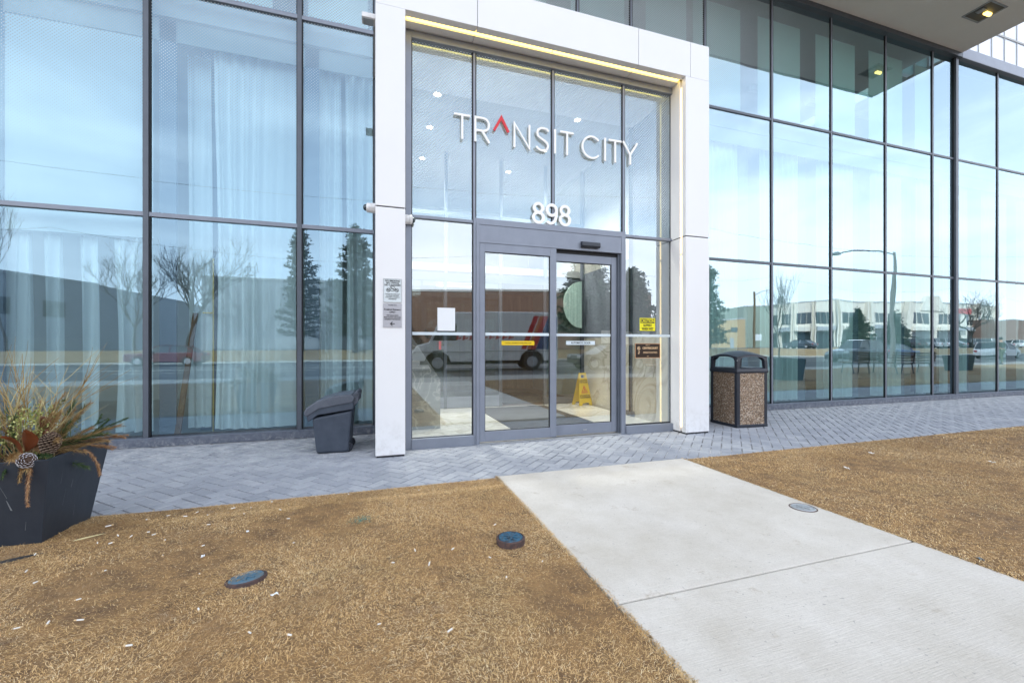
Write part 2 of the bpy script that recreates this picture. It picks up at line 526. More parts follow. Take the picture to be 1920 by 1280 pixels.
M['cap_paint'] = mat('chipped_blue_paint', (0.02, 0.12, 0.21), 0.6, c2=(0.022, 0.018, 0.018), scale=55, bump=0.002, bscale=90)
M['cap_paint_pale'] = mat('chipped_pale_paint', (0.035, 0.15, 0.25), 0.6, c2=(0.15, 0.14, 0.115), scale=55, bump=0.002, bscale=90)
M['teal'] = mat('teal_marking_paint', (0.01, 0.22, 0.20), 0.7)
M['butt'] = mat('cigarette_paper', (0.74, 0.72, 0.68), 0.8)
M['butt_f'] = mat('cigarette_filter', (0.60, 0.42, 0.22), 0.8)
M['twig'] = mat('tan_twig', (0.36, 0.25, 0.10), 0.8, var=0.3, scale=20)
M['twig_pale'] = mat('pale_stem', (0.55, 0.48, 0.26), 0.8)
M['dry'] = attr_mat('dried_needles', [(0, (0.17, 0.085, 0.035)), (0.5, (0.33, 0.21, 0.085)), (1, (0.50, 0.36, 0.17))], 0.8)
M['ochre'] = attr_mat('ochre_needles', [(0, (0.26, 0.12, 0.05)), (0.5, (0.42, 0.24, 0.12)), (1, (0.56, 0.38, 0.22))], 0.8)
M['green'] = attr_mat('green_needles', [(0, (0.018, 0.045, 0.018)), (0.5, (0.05, 0.10, 0.035)), (1, (0.14, 0.19, 0.06))], 0.7)
M['yellowgreen'] = attr_mat('box_leaves', [(0, (0.10, 0.14, 0.03)), (0.5, (0.26, 0.28, 0.07)), (1, (0.46, 0.46, 0.18))], 0.6)
M['magnolia'] = mat('bronze_leaf', (0.20, 0.055, 0.018), 0.45, var=0.4, scale=14)
M['cone'] = mat('pine_cone_scale', (0.075, 0.038, 0.022), 0.7, var=0.4, scale=30)
M['snow'] = mat('painted_tip', (0.74, 0.74, 0.80), 0.7)
M['teeth'] = mat('cone_edge', (0.30, 0.22, 0.16), 0.8)

def overlay(m, axis, lo, hi, c, scale, n0, n1, amt):
    """a noisy colour band along one axis: dust, residue or painted contact shade"""
    t = m.node_tree
    b = t.nodes['Principled BSDF']
    old = b.inputs['Base Color'].links[0].from_socket
    co = _n(t, 'ShaderNodeTexCoord')
    sp = _n(t, 'ShaderNodeSeparateXYZ')
    t.links.new(co.outputs['Object'], sp.inputs[0])
    g = _n(t, 'ShaderNodeMapRange')
    g.inputs[1].default_value = lo
    g.inputs[2].default_value = hi
    t.links.new(sp.outputs[axis], g.inputs[0])
    no = _n(t, 'ShaderNodeTexNoise')
    no.inputs['Scale'].default_value = scale
    no.inputs['Detail'].default_value = 9
    no.inputs['Roughness'].default_value = 0.75
    t.links.new(co.outputs['Object'], no.inputs['Vector'])
    h = _n(t, 'ShaderNodeMapRange')
    h.inputs[1].default_value = n0
    h.inputs[2].default_value = n1
    h.inputs[4].default_value = amt
    t.links.new(no.outputs[0], h.inputs[0])
    mi = _n(t, 'ShaderNodeMixRGB')
    mi.inputs[2].default_value = (*c, 1)
    t.links.new(mth(t, 'MULTIPLY', g.outputs[0], h.outputs[0]), mi.inputs[0])
    t.links.new(old, mi.inputs[1])
    t.links.new(mi.outputs[0], b.inputs['Base Color'])
overlay(M['paver'], 1, -1.75, -0.5, (0.66, 0.66, 0.66), 7, 0.42, 0.62, 0.55)
overlay(M['paver'], 1, -0.16, -0.03, (0.10, 0.095, 0.09), 14, 0.38, 0.55, 0.8)  # dark band at the facade foot: dirt plus contact shade painted in
overlay(M['white'], 2, 0.45, 0.0, (0.36, 0.33, 0.29), 9, 0.45, 0.72, 0.55)
overlay(M['white'], 2, 6.0, 0.0, (0.66, 0.65, 0.63), 1.5, 0.50, 0.80, 0.12)
overlay(M['sill'], 2, 0.11, 0.0, (0.42, 0.42, 0.42), 22, 0.50, 0.64, 0.7)

# ------------------------------------------------------------------ mesh helpers
class MB:
    def __init__(s):
        s.v, s.f, s.mi, s.sh = [], [], [], []
    def add(s, vs, fs, mi=0, sh=None):
        o = len(s.v)
        s.v += [tuple(p) for p in vs]
        for f in fs:
            s.f.append(tuple(o + i for i in f))
            s.mi.append(mi)
            s.sh.append(random.random() if sh is None else sh)
        return s
    def box(s, x0, x1, y0, y1, z0, z1, mi=0, M_=None):
        vs = [Vector(p) for p in ((x0, y0, z0), (x1, y0, z0), (x1, y1, z0), (x0, y1, z0), (x0, y0, z1), (x1, y0, z1), (x1, y1, z1), (x0, y1, z1))]
        if M_ is not None:
            vs = [M_ @ p for p in vs]
        return s.add(vs, [(0, 3, 2, 1), (4, 5, 6, 7), (0, 1, 5, 4), (1, 2, 6, 5), (2, 3, 7, 6), (3, 0, 4, 7)], mi)
    def loft(s, rings, mi=0, caps=True, closed=True):
        n = len(rings[0])
        vs = [p for r in rings for p in r]
        fs = []
        for k in range(len(rings) - 1):
            for i in range(n if closed else n - 1):
                j = (i + 1) % n
                fs.append((k * n + i, k * n + j, (k + 1) * n + j, (k + 1) * n + i))
        if caps and closed:
            fs.append(tuple(range(n - 1, -1, -1)))
            fs.append(tuple((len(rings) - 1) * n + i for i in range(n)))
        return s.add(vs, fs, mi)
    def tube(s, pts, rad, n=8, mi=0, caps=True):
        pts = [Vector(p) for p in pts]
        if not hasattr(rad, '__len__'):
            rad = [rad] * len(pts)
        rings = []
        prev = None
        for i, p in enumerate(pts):
            d = (pts[min(i + 1, len(pts) - 1)] - pts[max(i - 1, 0)])
            if d.length < 1e-9:
                d = Vector((0, 0, 1))
            d.normalize()
            if prev is None:
                a = Vector((0, 0, 1)) if abs(d.z) < 0.9 else Vector((1, 0, 0))
                u = d.cross(a).normalized()
            else:
                u = (prev - d * prev.dot(d))
                u = u.normalized() if u.length > 1e-6 else d.orthogonal().normalized()
            prev = u
            w = d.cross(u)
            rings.append([p + (u * math.cos(2 * math.pi * k / n) + w * math.sin(2 * math.pi * k / n)) * rad[i] for k in range(n)])
        return s.loft(rings, mi, caps)
    def cyl(s, p0, p1, r, n=20, mi=0, r2=None):
        return s.tube([p0, p1], [r, r if r2 is None else r2], n, mi)
    def lathe(s, prof, c, n=24, mi=0, M_=None):
        rings = []
        for (r, z) in prof:
            ring = [Vector((r * math.cos(2 * math.pi * k / n), r * math.sin(2 * math.pi * k / n), z)) for k in range(n)]
            if M_ is not None:
                ring = [M_ @ p for p in ring]
            rings.append([p + Vector(c) for p in ring])
        return s.loft(rings, mi, True)
    def prism(s, poly, axis, a, b, mi=0):
        """poly of 2D points extruded along axis ('x','y','z') from a to b"""
        def P(u, v, w):
            return {'x': (w, u, v), 'y': (u, w, v), 'z': (u, v, w)}[axis]
        n = len(poly)
        vs = [P(u, v, a) for u, v in poly] + [P(u, v, b) for u, v in poly]
        fs = [tuple(range(n)), tuple(range(2 * n - 1, n - 1, -1))]
        fs += [(i, n + i, n + (i + 1) % n, (i + 1) % n) for i in range(n)]
        return s.add(vs, fs, mi)
    def build(s, name, mats, parent=None, bevel=0, smooth=False, shade=False, seg=2, fix=True):
        me = bpy.data.meshes.new(name)
        me.from_pydata(s.v, [], s.f)
        if not isinstance(mats, (list, tuple)):
            mats = [mats]
        for m in mats:
            me.materials.append(m)
        if len(mats) > 1:
            me.polygons.foreach_set('material_index', s.mi)
        if shade:
            a = me.attributes.new('shade', 'FLOAT', 'FACE')
            a.data.foreach_set('value', s.sh)
        if fix and len(s.f) < 60000:
            import bmesh
            b = bmesh.new()
            b.from_mesh(me)
            bmesh.ops.recalc_face_normals(b, faces=b.faces)
            b.to_mesh(me)
            b.free()
        if smooth:
            me.polygons.foreach_set('use_smooth', [True] * len(me.polygons))
            try:
                me.set_sharp_from_angle(angle=R(40))
            except Exception:
                pass
        o = bpy.data.objects.new(name, me)
        col.objects.link(o)
        if parent is not None:
            o.parent = parent
        if bevel:
            md = o.modifiers.new('bevel', 'BEVEL')
            md.width = bevel
            md.segments = seg
            md.limit_method = 'ANGLE'
            md.angle_limit = R(40)
            md.harden_normals = False
        return o

def boxo(name, x0, x1, y0, y1, z0, z1, m, parent=None, bevel=0):
    return MB().box(x0, x1, y0, y1, z0, z1).build(name, m, parent, bevel)

def thing(name, label, cat, loc=(0, 0, 0), rz=0.0, group=None):
    o = bpy.data.objects.new(name, None)
    o.empty_display_size = 0.1
    col.objects.link(o)
    o.location = loc
    o.rotation_euler = (0, 0, rz)
    o['label'] = label
    o['category'] = cat
    if group:
        o['group'] = group
    return o

def tag(o, label, cat, group=None, kind=None):
    o['label'] = label
    o['category'] = cat
    if group:
        o['group'] = group
    if kind:
        o['kind'] = kind
    return o

def struct(o, kind='structure'):
    o['kind'] = kind
    return o

def dup(root, loc=None, rz=None, label=None, group=None, scale=None):
    def cp(o, par):
        c = o.copy()
        col.objects.link(c)
        c.parent = par
        for ch in list(o.children):
            cp(ch, c)
        return c
    r = cp(root, None)
    if loc is not None:
        r.location = loc
    if rz is not None:
        r.rotation_euler = (0, 0, rz)
    if scale is not None:
        r.scale = (scale, scale, scale)
    if label:
        r['label'] = label
    if group:
        r['group'] = group
    return r

def text(name, s, size, x, y, z, m, parent=None, ext=0.001, align='CENTER', rot=None, bold=0.0, sx=1.0):
    c = bpy.data.curves.new(name, 'FONT')
    c.body = s
    c.size = size
    c.align_x = align
    c.align_y = 'CENTER'
    c.extrude = ext
    c.offset = bold
    o = bpy.data.objects.new(name + '_tmp', c)
    col.objects.link(o)
    bpy.context.view_layer.update()
    me = bpy.data.meshes.new_from_object(o.evaluated_get(bpy.context.evaluated_depsgraph_get()))
    bpy.data.objects.remove(o)
    bpy.data.curves.remove(c)
    me.name = name
    me.materials.clear()
    me.materials.append(m)
    mt = Matrix.Translation((x, y, z)) @ (rot.to_4x4() if rot is not None else Matrix.Rotation(R(90), 4, 'X')) @ Matrix.Diagonal((sx, 1, 1, 1))
    me.transform(mt)
    o = bpy.data.objects.new(name, me)
    col.objects.link(o)
    o.parent = parent
    return o

def ribbon(mb, pts, w, y0, y1, closed=False, mi=0):
    """flat stroke of width w along 2D (x,z) points, extruded between y0 (front) and y1"""
    P = [Vector(p) for p in pts]
    n = len(P)
    L, Rr = [], []
    for i in range(n):
        if closed:
            a, b = P[i - 1], P[(i + 1) % n]
            d0, d1 = (P[i] - a).normalized(), (b - P[i]).normalized()
        else:
            d0 = (P[i] - P[i - 1]).normalized() if i else (P[1] - P[0]).normalized()
            d1 = (P[i + 1] - P[i]).normalized() if i < n - 1 else d0
        n0, n1 = Vector((-d0.y, d0.x)), Vector((-d1.y, d1.x))
        mv = (n0 + n1)
        mv = mv.normalized() if mv.length > 1e-6 else n0
        k = min(1 / max(mv.dot(n0), 0.35), 2.4)
        L.append(P[i] + mv * (w / 2 * k))
        Rr.append(P[i] - mv * (w / 2 * k))
    vs = []
    for l, r in zip(L, Rr):
        vs += [(l.x, y0, l.y), (r.x, y0, r.y), (l.x, y1, l.y), (r.x, y1, r.y)]
    fs = []
    m = n if closed else n - 1
    for i in range(m):
        a, b = 4 * i, 4 * ((i + 1) % n)
        fs += [(a, b, b + 1, a + 1), (a + 2, a + 3, b + 3, b + 2), (a, a + 2, b + 2, b), (a + 1, b + 1, b + 3, a + 3)]
    if not closed:
        fs += [(0, 1, 3, 2), (4 * (n - 1), 4 * (n - 1) + 2, 4 * (n - 1) + 3, 4 * (n - 1) + 1)]
    mb.add(vs, fs, mi)

def arc(cx, cz, rx, rz, a0, a1, n=16):
    return [(cx + rx * math.cos(R(a0 + (a1 - a0) * i / n)), cz + rz * math.sin(R(a0 + (a1 - a0) * i / n))) for i in range(n + 1)]

# ================================================================== GROUND
def sheet(name, x0, x1, y0, y1, z, m, nx=1, ny=1, amp=0.0, fn=None):
    mb = MB()
    vs = []
    for j in range(ny + 1):
        for i in range(nx + 1):
            x = x0 + (x1 - x0) * i / nx
            y = y0 + (y1 - y0) * j / ny
            vs.append((x, y, z + (fn(x, y) if fn else 0)))
    fs = [(j * (nx + 1) + i, j * (nx + 1) + i + 1, (j + 1) * (nx + 1) + i + 1, (j + 1) * (nx + 1) + i) for j in range(ny) for i in range(nx)]
    mb.add(vs, fs)
    return mb.build(name, m, smooth=True, fix=False)

struct(sheet('ground', -1500, 1500, -1500, 1500, -0.30, M['asphalt']))
# road and everything across it
struct(sheet('road', -300, 400, -34.0, -12.15, -0.12, M['asphalt'], 1, 1))
mk = MB()
for x in range(-60, 140, 6):
    mk.box(x, x + 3, -19.62, -19.5, -0.12, -0.114)
    mk.box(x, x + 3, -26.1, -25.98, -0.12, -0.114)
mk.box(-300, 400, -22.9, -22.78, -0.12, -0.114)
mk.box(-300, 400, -22.6, -22.48, -0.12, -0.114)
struct(mk.build('road_markings', M['line']))
struct(boxo('kerb', -300, 400, -12.15, -12.0, -0.25, 0.02, M['old_concrete']))
struct(boxo('kerb', -300, 400, -34.15, -34.0, -0.25, 0.02, M['concrete']))
struct(boxo('sidewalk', -300, 400, -11.99, -9.9, -0.2, 0.012, M['old_concrete']))
def slope(x, y):
    t = min(1, max(0, (-34.15 - y) / 3.0))
    return 0.9 * (t * t * (3 - 2 * t))
struct(sheet('far_lawn', -300, 400, -37.4, -34.15, 0.0, M['farlawn'], 1, 10, fn=slope))
struct(sheet('parking_lot', -300, 400, -400, -37.4, 0.9, M['asphalt']))

def hsh(x, y):
    return 0.5 + 0.5 * math.sin(x * 1.7 + 1.3 * math.sin(y * 2.1)) * math.cos(y * 1.9 + 0.7 * math.sin(x * 2.7))
def lawn_z(x, y):
    e = min(1.0, max(0.0, (-2.42 - y) / 0.25))           # settles to the paving edge
    z = 0.006 + e * (0.012 + 0.016 * hsh(x, y))
    d = math.hypot(x + 1.95, y + 3.05)
    return z + 0.035 * math.exp(-(d / 0.55) ** 2)
struct(sheet('lawn', -9.0, 1.0, -9.88, -2.42, 0.0, M['turf'], 90, 70, fn=lawn_z))
struct(sheet('lawn', 2.985, 30.0, -9.88, -2.42, 0.0, M['turf'], 160, 60, fn=lawn_z))
struct(sheet('lawn', -120.0, -9.0, -9.88, -2.42, 0.02, M['farlawn']))
struct(sheet('lawn', 30.0, 160.0, -9.88, -2.42, 0.02, M['farlawn']))

# herringbone paving, every brick a real chamfered block in one sheet
def clip(poly, ax, val, keep_less):
    out = []
    for i in range(len(poly)):
        a, b = poly[i], poly[(i + 1) % len(poly)]
        ia = (a[ax] <= val) if keep_less else (a[ax] >= val)
        ib = (b[ax] <= val) if keep_less else (b[ax] >= val)
        if ia:
            out.append(a)
        if ia != ib:
            t = (val - a[ax]) / (b[ax] - a[ax])
            out.append((a[0] + t * (b[0] - a[0]), a[1] + t * (b[1] - a[1])))
    return out
def paving():
    mb = MB()
    W = 0.104
    g = 0.0058
    X0, X1, Y0, Y1 = -8.0, 22.0, -2.425, 0.06
    c, s = math.cos(R(45)), math.sin(R(45))
    N = 170
    for i in range(-110, 190):
        for j in range(-250, 40):
            k = (i - j) % 4
            if k == 0:
                r = (i, i + 2, j, j + 1)
            elif k == 3:
                r = (i, i + 1, j, j + 2)
            else:
                continue
            cx, cy = (r[0] + r[1]) / 2 * W, (r[2] + r[3]) / 2 * W
            wx, wy = cx * c - cy * s, cx * s + cy * c
            if not (X0 - .2 < wx < X1 + .2 and Y0 - .2 < wy < Y1 + .2):
                continue
            x0, x1, y0, y1 = r[0] * W + g, r[1] * W - g, r[2] * W + g, r[3] * W - g
            jit = random.gauss(0, 0.0008)
            def poly(ins):
                p = [(x0 + ins, y0 + ins), (x1 - ins, y0 + ins), (x1 - ins, y1 - ins), (x0 + ins, y1 - ins)]
                return [(a * c - b * s + jit, a * s + b * c) for a, b in p]
            lo, hi = poly(0), poly(0.003)
            z = random.gauss(0, 0.0009)
            tx, ty = random.gauss(0, 0.006), random.gauss(0, 0.006)
            sh = min(1, max(0, random.gauss(0.5, 0.22)))
            full = all(X0 < p[0] < X1 and Y0 < p[1] < Y1 for p in lo)
            if full:
                vs = [(p[0], p[1], -0.012) for p in lo] + [(p[0], p[1], z - 0.003 + tx * (p[0] - wx) + ty * (p[1] - wy)) for p in lo] + [(p[0], p[1], z + tx * (p[0] - wx) + ty * (p[1] - wy)) for p in hi]
                fs = [(q, (q + 1) % 4, 4 + (q + 1) % 4, 4 + q) for q in range(4)] + [(4 + q, 4 + (q + 1) % 4, 8 + (q + 1) % 4, 8 + q) for q in range(4)] + [(8, 9, 10, 11)]
                mb.add(vs, fs, 0, sh)
            else:
                p = hi
                for ax, val, kl in ((0, X0, False), (0, X1, True), (1, Y0, False), (1, Y1, True)):
                    p = clip(p, ax, val, kl)
                    if len(p) < 3:
                        break
                if len(p) >= 3:
                    n = len(p)
                    mb.add([(a, b, -0.012) for a, b in p] + [(a, b, z) for a, b in p], [tuple(range(n, 2 * n))] + [(q, (q + 1) % n, n + (q + 1) % n, n + q) for q in range(n)], 0, sh)
    return mb.build('pavement', M['paver'], shade=True, fix=False)
struct(paving())
struct(sheet('pavement_bed', -40, 60, -2.43, 0.1, -0.0085, M['paver_joint']))
struct(boxo('pavement_far', -40, -8.0, -2.425, 0.06, -0.008, 0.0, M['paver']))
struct(boxo('pavement_far', 22.0, 60, -2.425, 0.06, -0.008, 0.0, M['paver']))
# concrete path of cast slabs
pa = MB()
ys = [-2.432, -4.368, -6.31, -8.25, -9.89]
for k in range(4):
    pa.box(1.015, 2.975, ys[k + 1] + 0.005, ys[k] - 0.005 if k else ys[k], -0.1, 0.026)
struct(pa.build('path', M['concrete'], bevel=0.006))

# dormant turf: bent dry blades laid in a tangle
def grass():
    def region(x0, x1, y0, y1, dens, ln, wd):
        n = int((x1 - x0) * (y1 - y0) * dens)
        return np.column_stack([rng.uniform(x0, x1, n), rng.uniform(y0, y1, n), np.full(n, ln), np.full(n, wd)])
    parts = [region(-2.9, 1.03, -5.1, -2.41, 52000, 0.027, 0.00075), region(2.96, 6.0, -5.3, -2.41, 24000, 0.029, 0.0011),
             region(6.0, 11.0, -4.2, -2.41, 6500, 0.038, 0.0020), region(11.0, 18.0, -4.2, -2.41, 3000, 0.040, 0.0028),
             region(-5.0, -2.9, -5.0, -2.41, 3500, 0.038, 0.0020), region(-5.0, 1.03, -9.0, -5.1, 900, 0.04, 0.003), region(2.96, 16, -9.0, -5.3, 500, 0.04, 0.004)]
    A = np.vstack(parts)
    # keep clear of the planter foot and thin out in worn spots
    worn = (np.sin(A[:, 0] * 2.3 + 1.1 * np.sin(A[:, 1] * 3.1)) * np.cos(A[:, 1] * 2.9 + 0.8 * np.sin(A[:, 0] * 4.1)))
    keep = (rng.random(len(A)) < np.where(worn > 0.62, 0.30, np.where(worn > 0.45, 0.7, 1.0))) & ~((A[:, 0] > -2.22) & (A[:, 0] < -1.84) & (A[:, 1] > -2.9) & (A[:, 1] < -2.48))
    A = A[keep]
    n = len(A)
    x, y, ln, wd = A.T
    hz = 0.5 + 0.5 * np.sin(x * 1.7 + 1.3 * np.sin(y * 2.1)) * np.cos(y * 1.9 + 0.7 * np.sin(x * 2.7))
    e = np.clip((-2.42 - y) / 0.25, 0, 1)
    z = 0.006 + e * (0.012 + 0.016 * hz) + 0.035 * np.exp(-((x + 1.95) ** 2 + (y + 3.05) ** 2) / 0.3025)
    ang = rng.uniform(0, 2 * np.pi, n) + 0.0
    lean = np.sin(x * 3.3 + 2 * np.cos(y * 2.7)) * 1.4 + 2.0
    ang = np.where(rng.random(n) < 0.45, lean + rng.normal(0, 0.6, n), ang)
    L = ln * rng.uniform(0.45, 1.35, n)
    up = np.clip(rng.gamma(2.0, 0.17, n), 0.04, 1.1)            # rise angle
    bend = rng.normal(0, 0.5, n)
    P = []
    cx, cy, cz = x.copy(), y.copy(), z - 0.002
    P.append((cx, cy, cz))
    a = ang.copy()
    el = up.copy()
    for k in range(3):
        cx = cx + np.cos(a) * np.cos(el) * L / 3
        cy = cy + np.sin(a) * np.cos(el) * L / 3
        cz = np.maximum(cz + np.sin(el) * L / 3, z - 0.001)
        P.append((cx, cy, cz))
        a = a + bend * 0.5
        el = el - 0.45 - 0.3 * rng.random(n)
    P = np.array(P)                                            # 4 x 3 x n
    px, py = -np.sin(ang), np.cos(ang)
    w = wd * rng.uniform(0.6, 1.3, n)
    V = np.empty((n, 7, 3), np.float32)
    prof = [1.0, 0.95, 0.7]
    for k in range(3):
        for sgn, q in ((-1, 0), (1, 1)):
            V[:, 2 * k + q, 0] = P[k, 0] + sgn * px * w * prof[k]
            V[:, 2 * k + q, 1] = P[k, 1] + sgn * py * w * prof[k]
            V[:, 2 * k + q, 2] = P[k, 2]
    V[:, 6] = P[3].T
    # never cross on to the slab or the paving
    V[:, :, 1] = np.minimum(V[:, :, 1], -2.412)
    left = (x < 2)
    over = (0.018 * np.abs(rng.normal(0, 1, n)))[:, None]
    V[left, :, 0] = np.minimum(V[left, :, 0], 1.018 + over[left])
    V[~left, :, 0] = np.maximum(V[~left, :, 0], 2.972 - over[~left])
    cross = ((V[:, :, 0] > 1.01) & (V[:, :, 0] < 2.98))
    V[:, :, 2] = np.where(cross, np.maximum(V[:, :, 2], 0.0275), V[:, :, 2])
    base = (np.arange(n) * 7)[:, None]
    loops = np.concatenate([base + np.array([0, 1, 3, 2]), base + np.array([2, 3, 5, 4]), base + np.array([4, 5, 6])], axis=1).astype(np.int32)
    me = bpy.data.meshes.new('grass')
    me.vertices.add(n * 7)
    me.vertices.foreach_set('co', V.reshape(-1))
    me.loops.add(n * 11)
    me.loops.foreach_set('vertex_index', loops.reshape(-1))
    me.polygons.add(n * 3)
    ls = (np.arange(n)[:, None] * 11 + np.array([0, 4, 8])).reshape(-1).astype(np.int32)
    me.polygons.foreach_set('loop_start', ls)
    me.update(calc_edges=True)
    shade = np.clip(rng.normal(0.52, 0.22, n) + 0.10 * np.sin(x * 5.1) * np.cos(y * 4.3), 0, 1)
    at = me.attributes.new('shade', 'FLOAT', 'FACE')
    at.data.foreach_set('value', np.repeat(shade, 3).astype(np.float32))
    me.materials.append(M['grass'])
    o = bpy.data.objects.new('grass', me)
    col.objects.link(o)
    tag(o, 'dry tan dormant grass covering the lawn beside the concrete path', 'grass', kind='stuff')
grass()

# ================================================================== GLASS FACADE BUILDING
b = thing('glass_facade_building', 'glass curtain wall building with dark mullions, canopy overhead and white curtains inside', 'building')
T1, T2, T3 = 2.68, 5.33, 7.60
cols_l = [-12.1, -10.5, -8.9, -7.3, -5.7, -4.09, -2.49, -0.89, 0.03]
cols_m = [0.03, 1.52, 3.02, 4.46]
cols_r = [3.98, 5.46, 6.98, 8.50, 10.06, 11.56, 12.33, 13.92, 15.45, 16.98, 18.5, 20.0, 21.5, 23.0]
def mull(x, z0, z1, w=0.028, deep=0.05, back=0.14):
    mb = MB().box(x - w, x + w, -deep, back, z0, z1)
    o = mb.build('mullion', M['alu_dark'] if w > .02 else M['alu'], b, bevel=0.003)
    MB().box(x - w - 0.012, x + w + 0.012, -0.012, 0.02, z0, z1).build('gasket', M['gasket'], o)
for x in cols_l:
    mull(x, 0.10, T3, 0.026, 0.035, 0.05)
for x in cols_r:
    mull(x, 0.10, T3, 0.045 if x == 12.33 else 0.014, 0.05 if x == 12.33 else 0.014, 0.10 if x == 12.33 else 0.03)
for x in (1.52, 3.02):
    mull(x, T2, T3, 0.016, 0.014, 0.03)
for (xa, xb) in ((-12.1, 0.03), (3.98, 23.0)):
    for z in (T1, T2):
        if xa < 0:
            MB().box(xa, xb, -0.024, 0.05, z - 0.026, z + 0.026).build('transom', M['alu'], b, bevel=0.004)
        else:
            MB().box(xa, xb, -0.012, 0.04, z - 0.022, z + 0.022).build('transom', M['alu_dark'], b, bevel=0.003)
    MB().box(xa, xb, -0.075, 0.14, 0.0, 0.105).build('sill', M['sill'], b, bevel=0.006)
MB().box(0.03, 3.98, -0.042, 0.12, T2 - 0.03, T2 + 0.03).build('transom', M['alu_dark'], b, bevel=0.004)
def pane(x0, x1, z0, z1, m, y=0.005, par=None, nm='glass_pane'):
    ax, az = random.gauss(0, 0.0011), random.gauss(0, 0.0011)
    cx, cz = (x0 + x1) / 2, (z0 + z1) / 2
    vs = []
    for yy in (0.0, 0.012):
        for (x, z) in ((x0, z0), (x1, z0), (x1, z1), (x0, z1)):
            vs.append((x, y + yy + (x - cx) * ax + (z - cz) * az, z))
    # one sheet: the coating carries the reflection, so only the outer face is modelled with an edge
    mb = MB().add(vs[:4], [(0, 1, 2, 3)])
    return mb.build(nm, m, par if par is not None else b, fix=False)
for i in range(len(cols_l) - 1):
    for (z0, z1) in ((0.10, T1), (T1, T2), (T2, T3)):
        pane(cols_l[i] + .02, cols_l[i + 1] - .02, z0 + .03, z1 - .02, M['glass_l'])
for i in range(len(cols_r) - 1):
    for (z0, z1) in ((0.10, T1), (T1, T2), (T2, T3)):
        pane(cols_r[i] + .015, cols_r[i + 1] - .015, z0 + .03, z1 - .02, M['glass_r'])
for (x0, x1) in ((0.03, 1.52), (1.52, 3.02), (3.02, 3.98)):
    pane(x0 + .015, x1 - .015, T2 + .03, T3 - .02, M['glass_r'])
# canopy, roof edge and the storeys above
MB().box(-14, 12.42, -1.68, 0.02, 7.66, 7.95).build('canopy', M['soffit'], b, bevel=0.01)
MB().box(-14, 12.34, -1.685, -1.655, 7.62, 7.66).build('drip_edge', M['alu_dark'], b)
MB().box(-14, 12.40, -0.10, 0.12, 7.56, 7.655).build('canopy_trim', M['alu_dark'], b)
MB().box(12.43, 23.2, -0.09, 0.25, 7.56, 7.80).build('roof_cap', M['alu'], b, bevel=0.01)
MB().box(-14, 12.40, 0.05, 18, 7.96, 40.0).build('upper_storeys', M['greywall2'], b)
MB().box(12.43, 23.2, 0.26, 18, 7.5, 7.74).build('roof', M['greywall2'], b)
# interior floors, ceilings, walls behind the curtain wall
MB().box(-14, 0.0, 0.15, 8, 0.0, 0.03).build('interior_floor', M['wall_in'], b)
MB().box(4.2, 23.0, 0.15, 8, 0.0, 0.03).build('interior_floor', M['wall_in'], b)
MB().box(-14, 0.0, 0.16, 8, 5.12, 5.42).build('interior_ceiling', M['ceil_in'], b)
MB().box(0.0, 4.2, 2.6, 8, 5.12, 5.42).build('interior_ceiling', M['ceil_in'], b)
MB().box(4.2, 23.0, 0.16, 8, 5.12, 5.42).build('interior_ceiling', M['ceil_in'], b)
MB().box(-14, 23, 5.0, 5.2, 0.03, 7.55).build('interior_wall', M['wall_in'], b)
MB().box(-14.1, -14.0, 0, 18, 0.0, 7.55).build('end_wall', M['greywall2'], b)
MB().box(23.0, 23.2, 0, 18, 0.0, 7.5).build('end_wall', M['greywall2'], b)
for x in (-7.5, -2.05, 8.2, 13.0, 18.0):
    MB().box(x - 0.16, x + 0.16, 0.75, 1.1, 0.03, 5.12).build('interior_column', M['col_in'], b)
# dark spandrel bands just inside the mullions
for x in cols_l[3:-1]:
    MB().box(x + 0.03, x + 0.20, 0.22, 0.26, 0.03, 5.12).build('edge_dark_sheet', M['col_in'], b)
for x in cols_r[2:12]:  # dark sheets added in place of the dark gaps beside the curtains
    MB().box(x - 0.42, x - 0.03, 0.50, 0.52, 0.03, 5.12).build('edge_dark_sheet', M['col_in'], b)
# pale sheets added behind the top row of panes to brighten them
xs_ = [-5.7, -4.09, -2.49, -0.89, 0.03, 1.52, 3.02, 4.46, 5.46, 6.98, 8.50, 10.06, 11.56, 12.33]
for xa, xb in zip(xs_[:-1], xs_[1:]):
    MB().box(xa + .05, xb - (.38 if xb - xa > 1 else .1), 0.34, 0.35, 5.62, 7.5).build('upper_fill_sheet', M['blind'], b)
# upper-row interior bulkheads
for x in (5.5, 7.05, 8.6, 10.1):
    MB().box(x, x + 1.05, 0.5, 0.6, 6.2, 6.3).build('bulkhead', M['wall_in'], b)
# the portal box joining the facade to the entrance screen
MB().box(0.06, 0.10, -1.02, 0.0, 0.0, 4.86).build('return_wall', M['alu'], b)
MB().box(4.00, 4.06, -1.02, 0.0, 0.0, 1.32).build('return_wall', M['marble_cream'], b)
MB().box(4.00, 4.06, -1.02, 0.0, 1.32, 4.86).build('return_wall', M['col_in'], b)

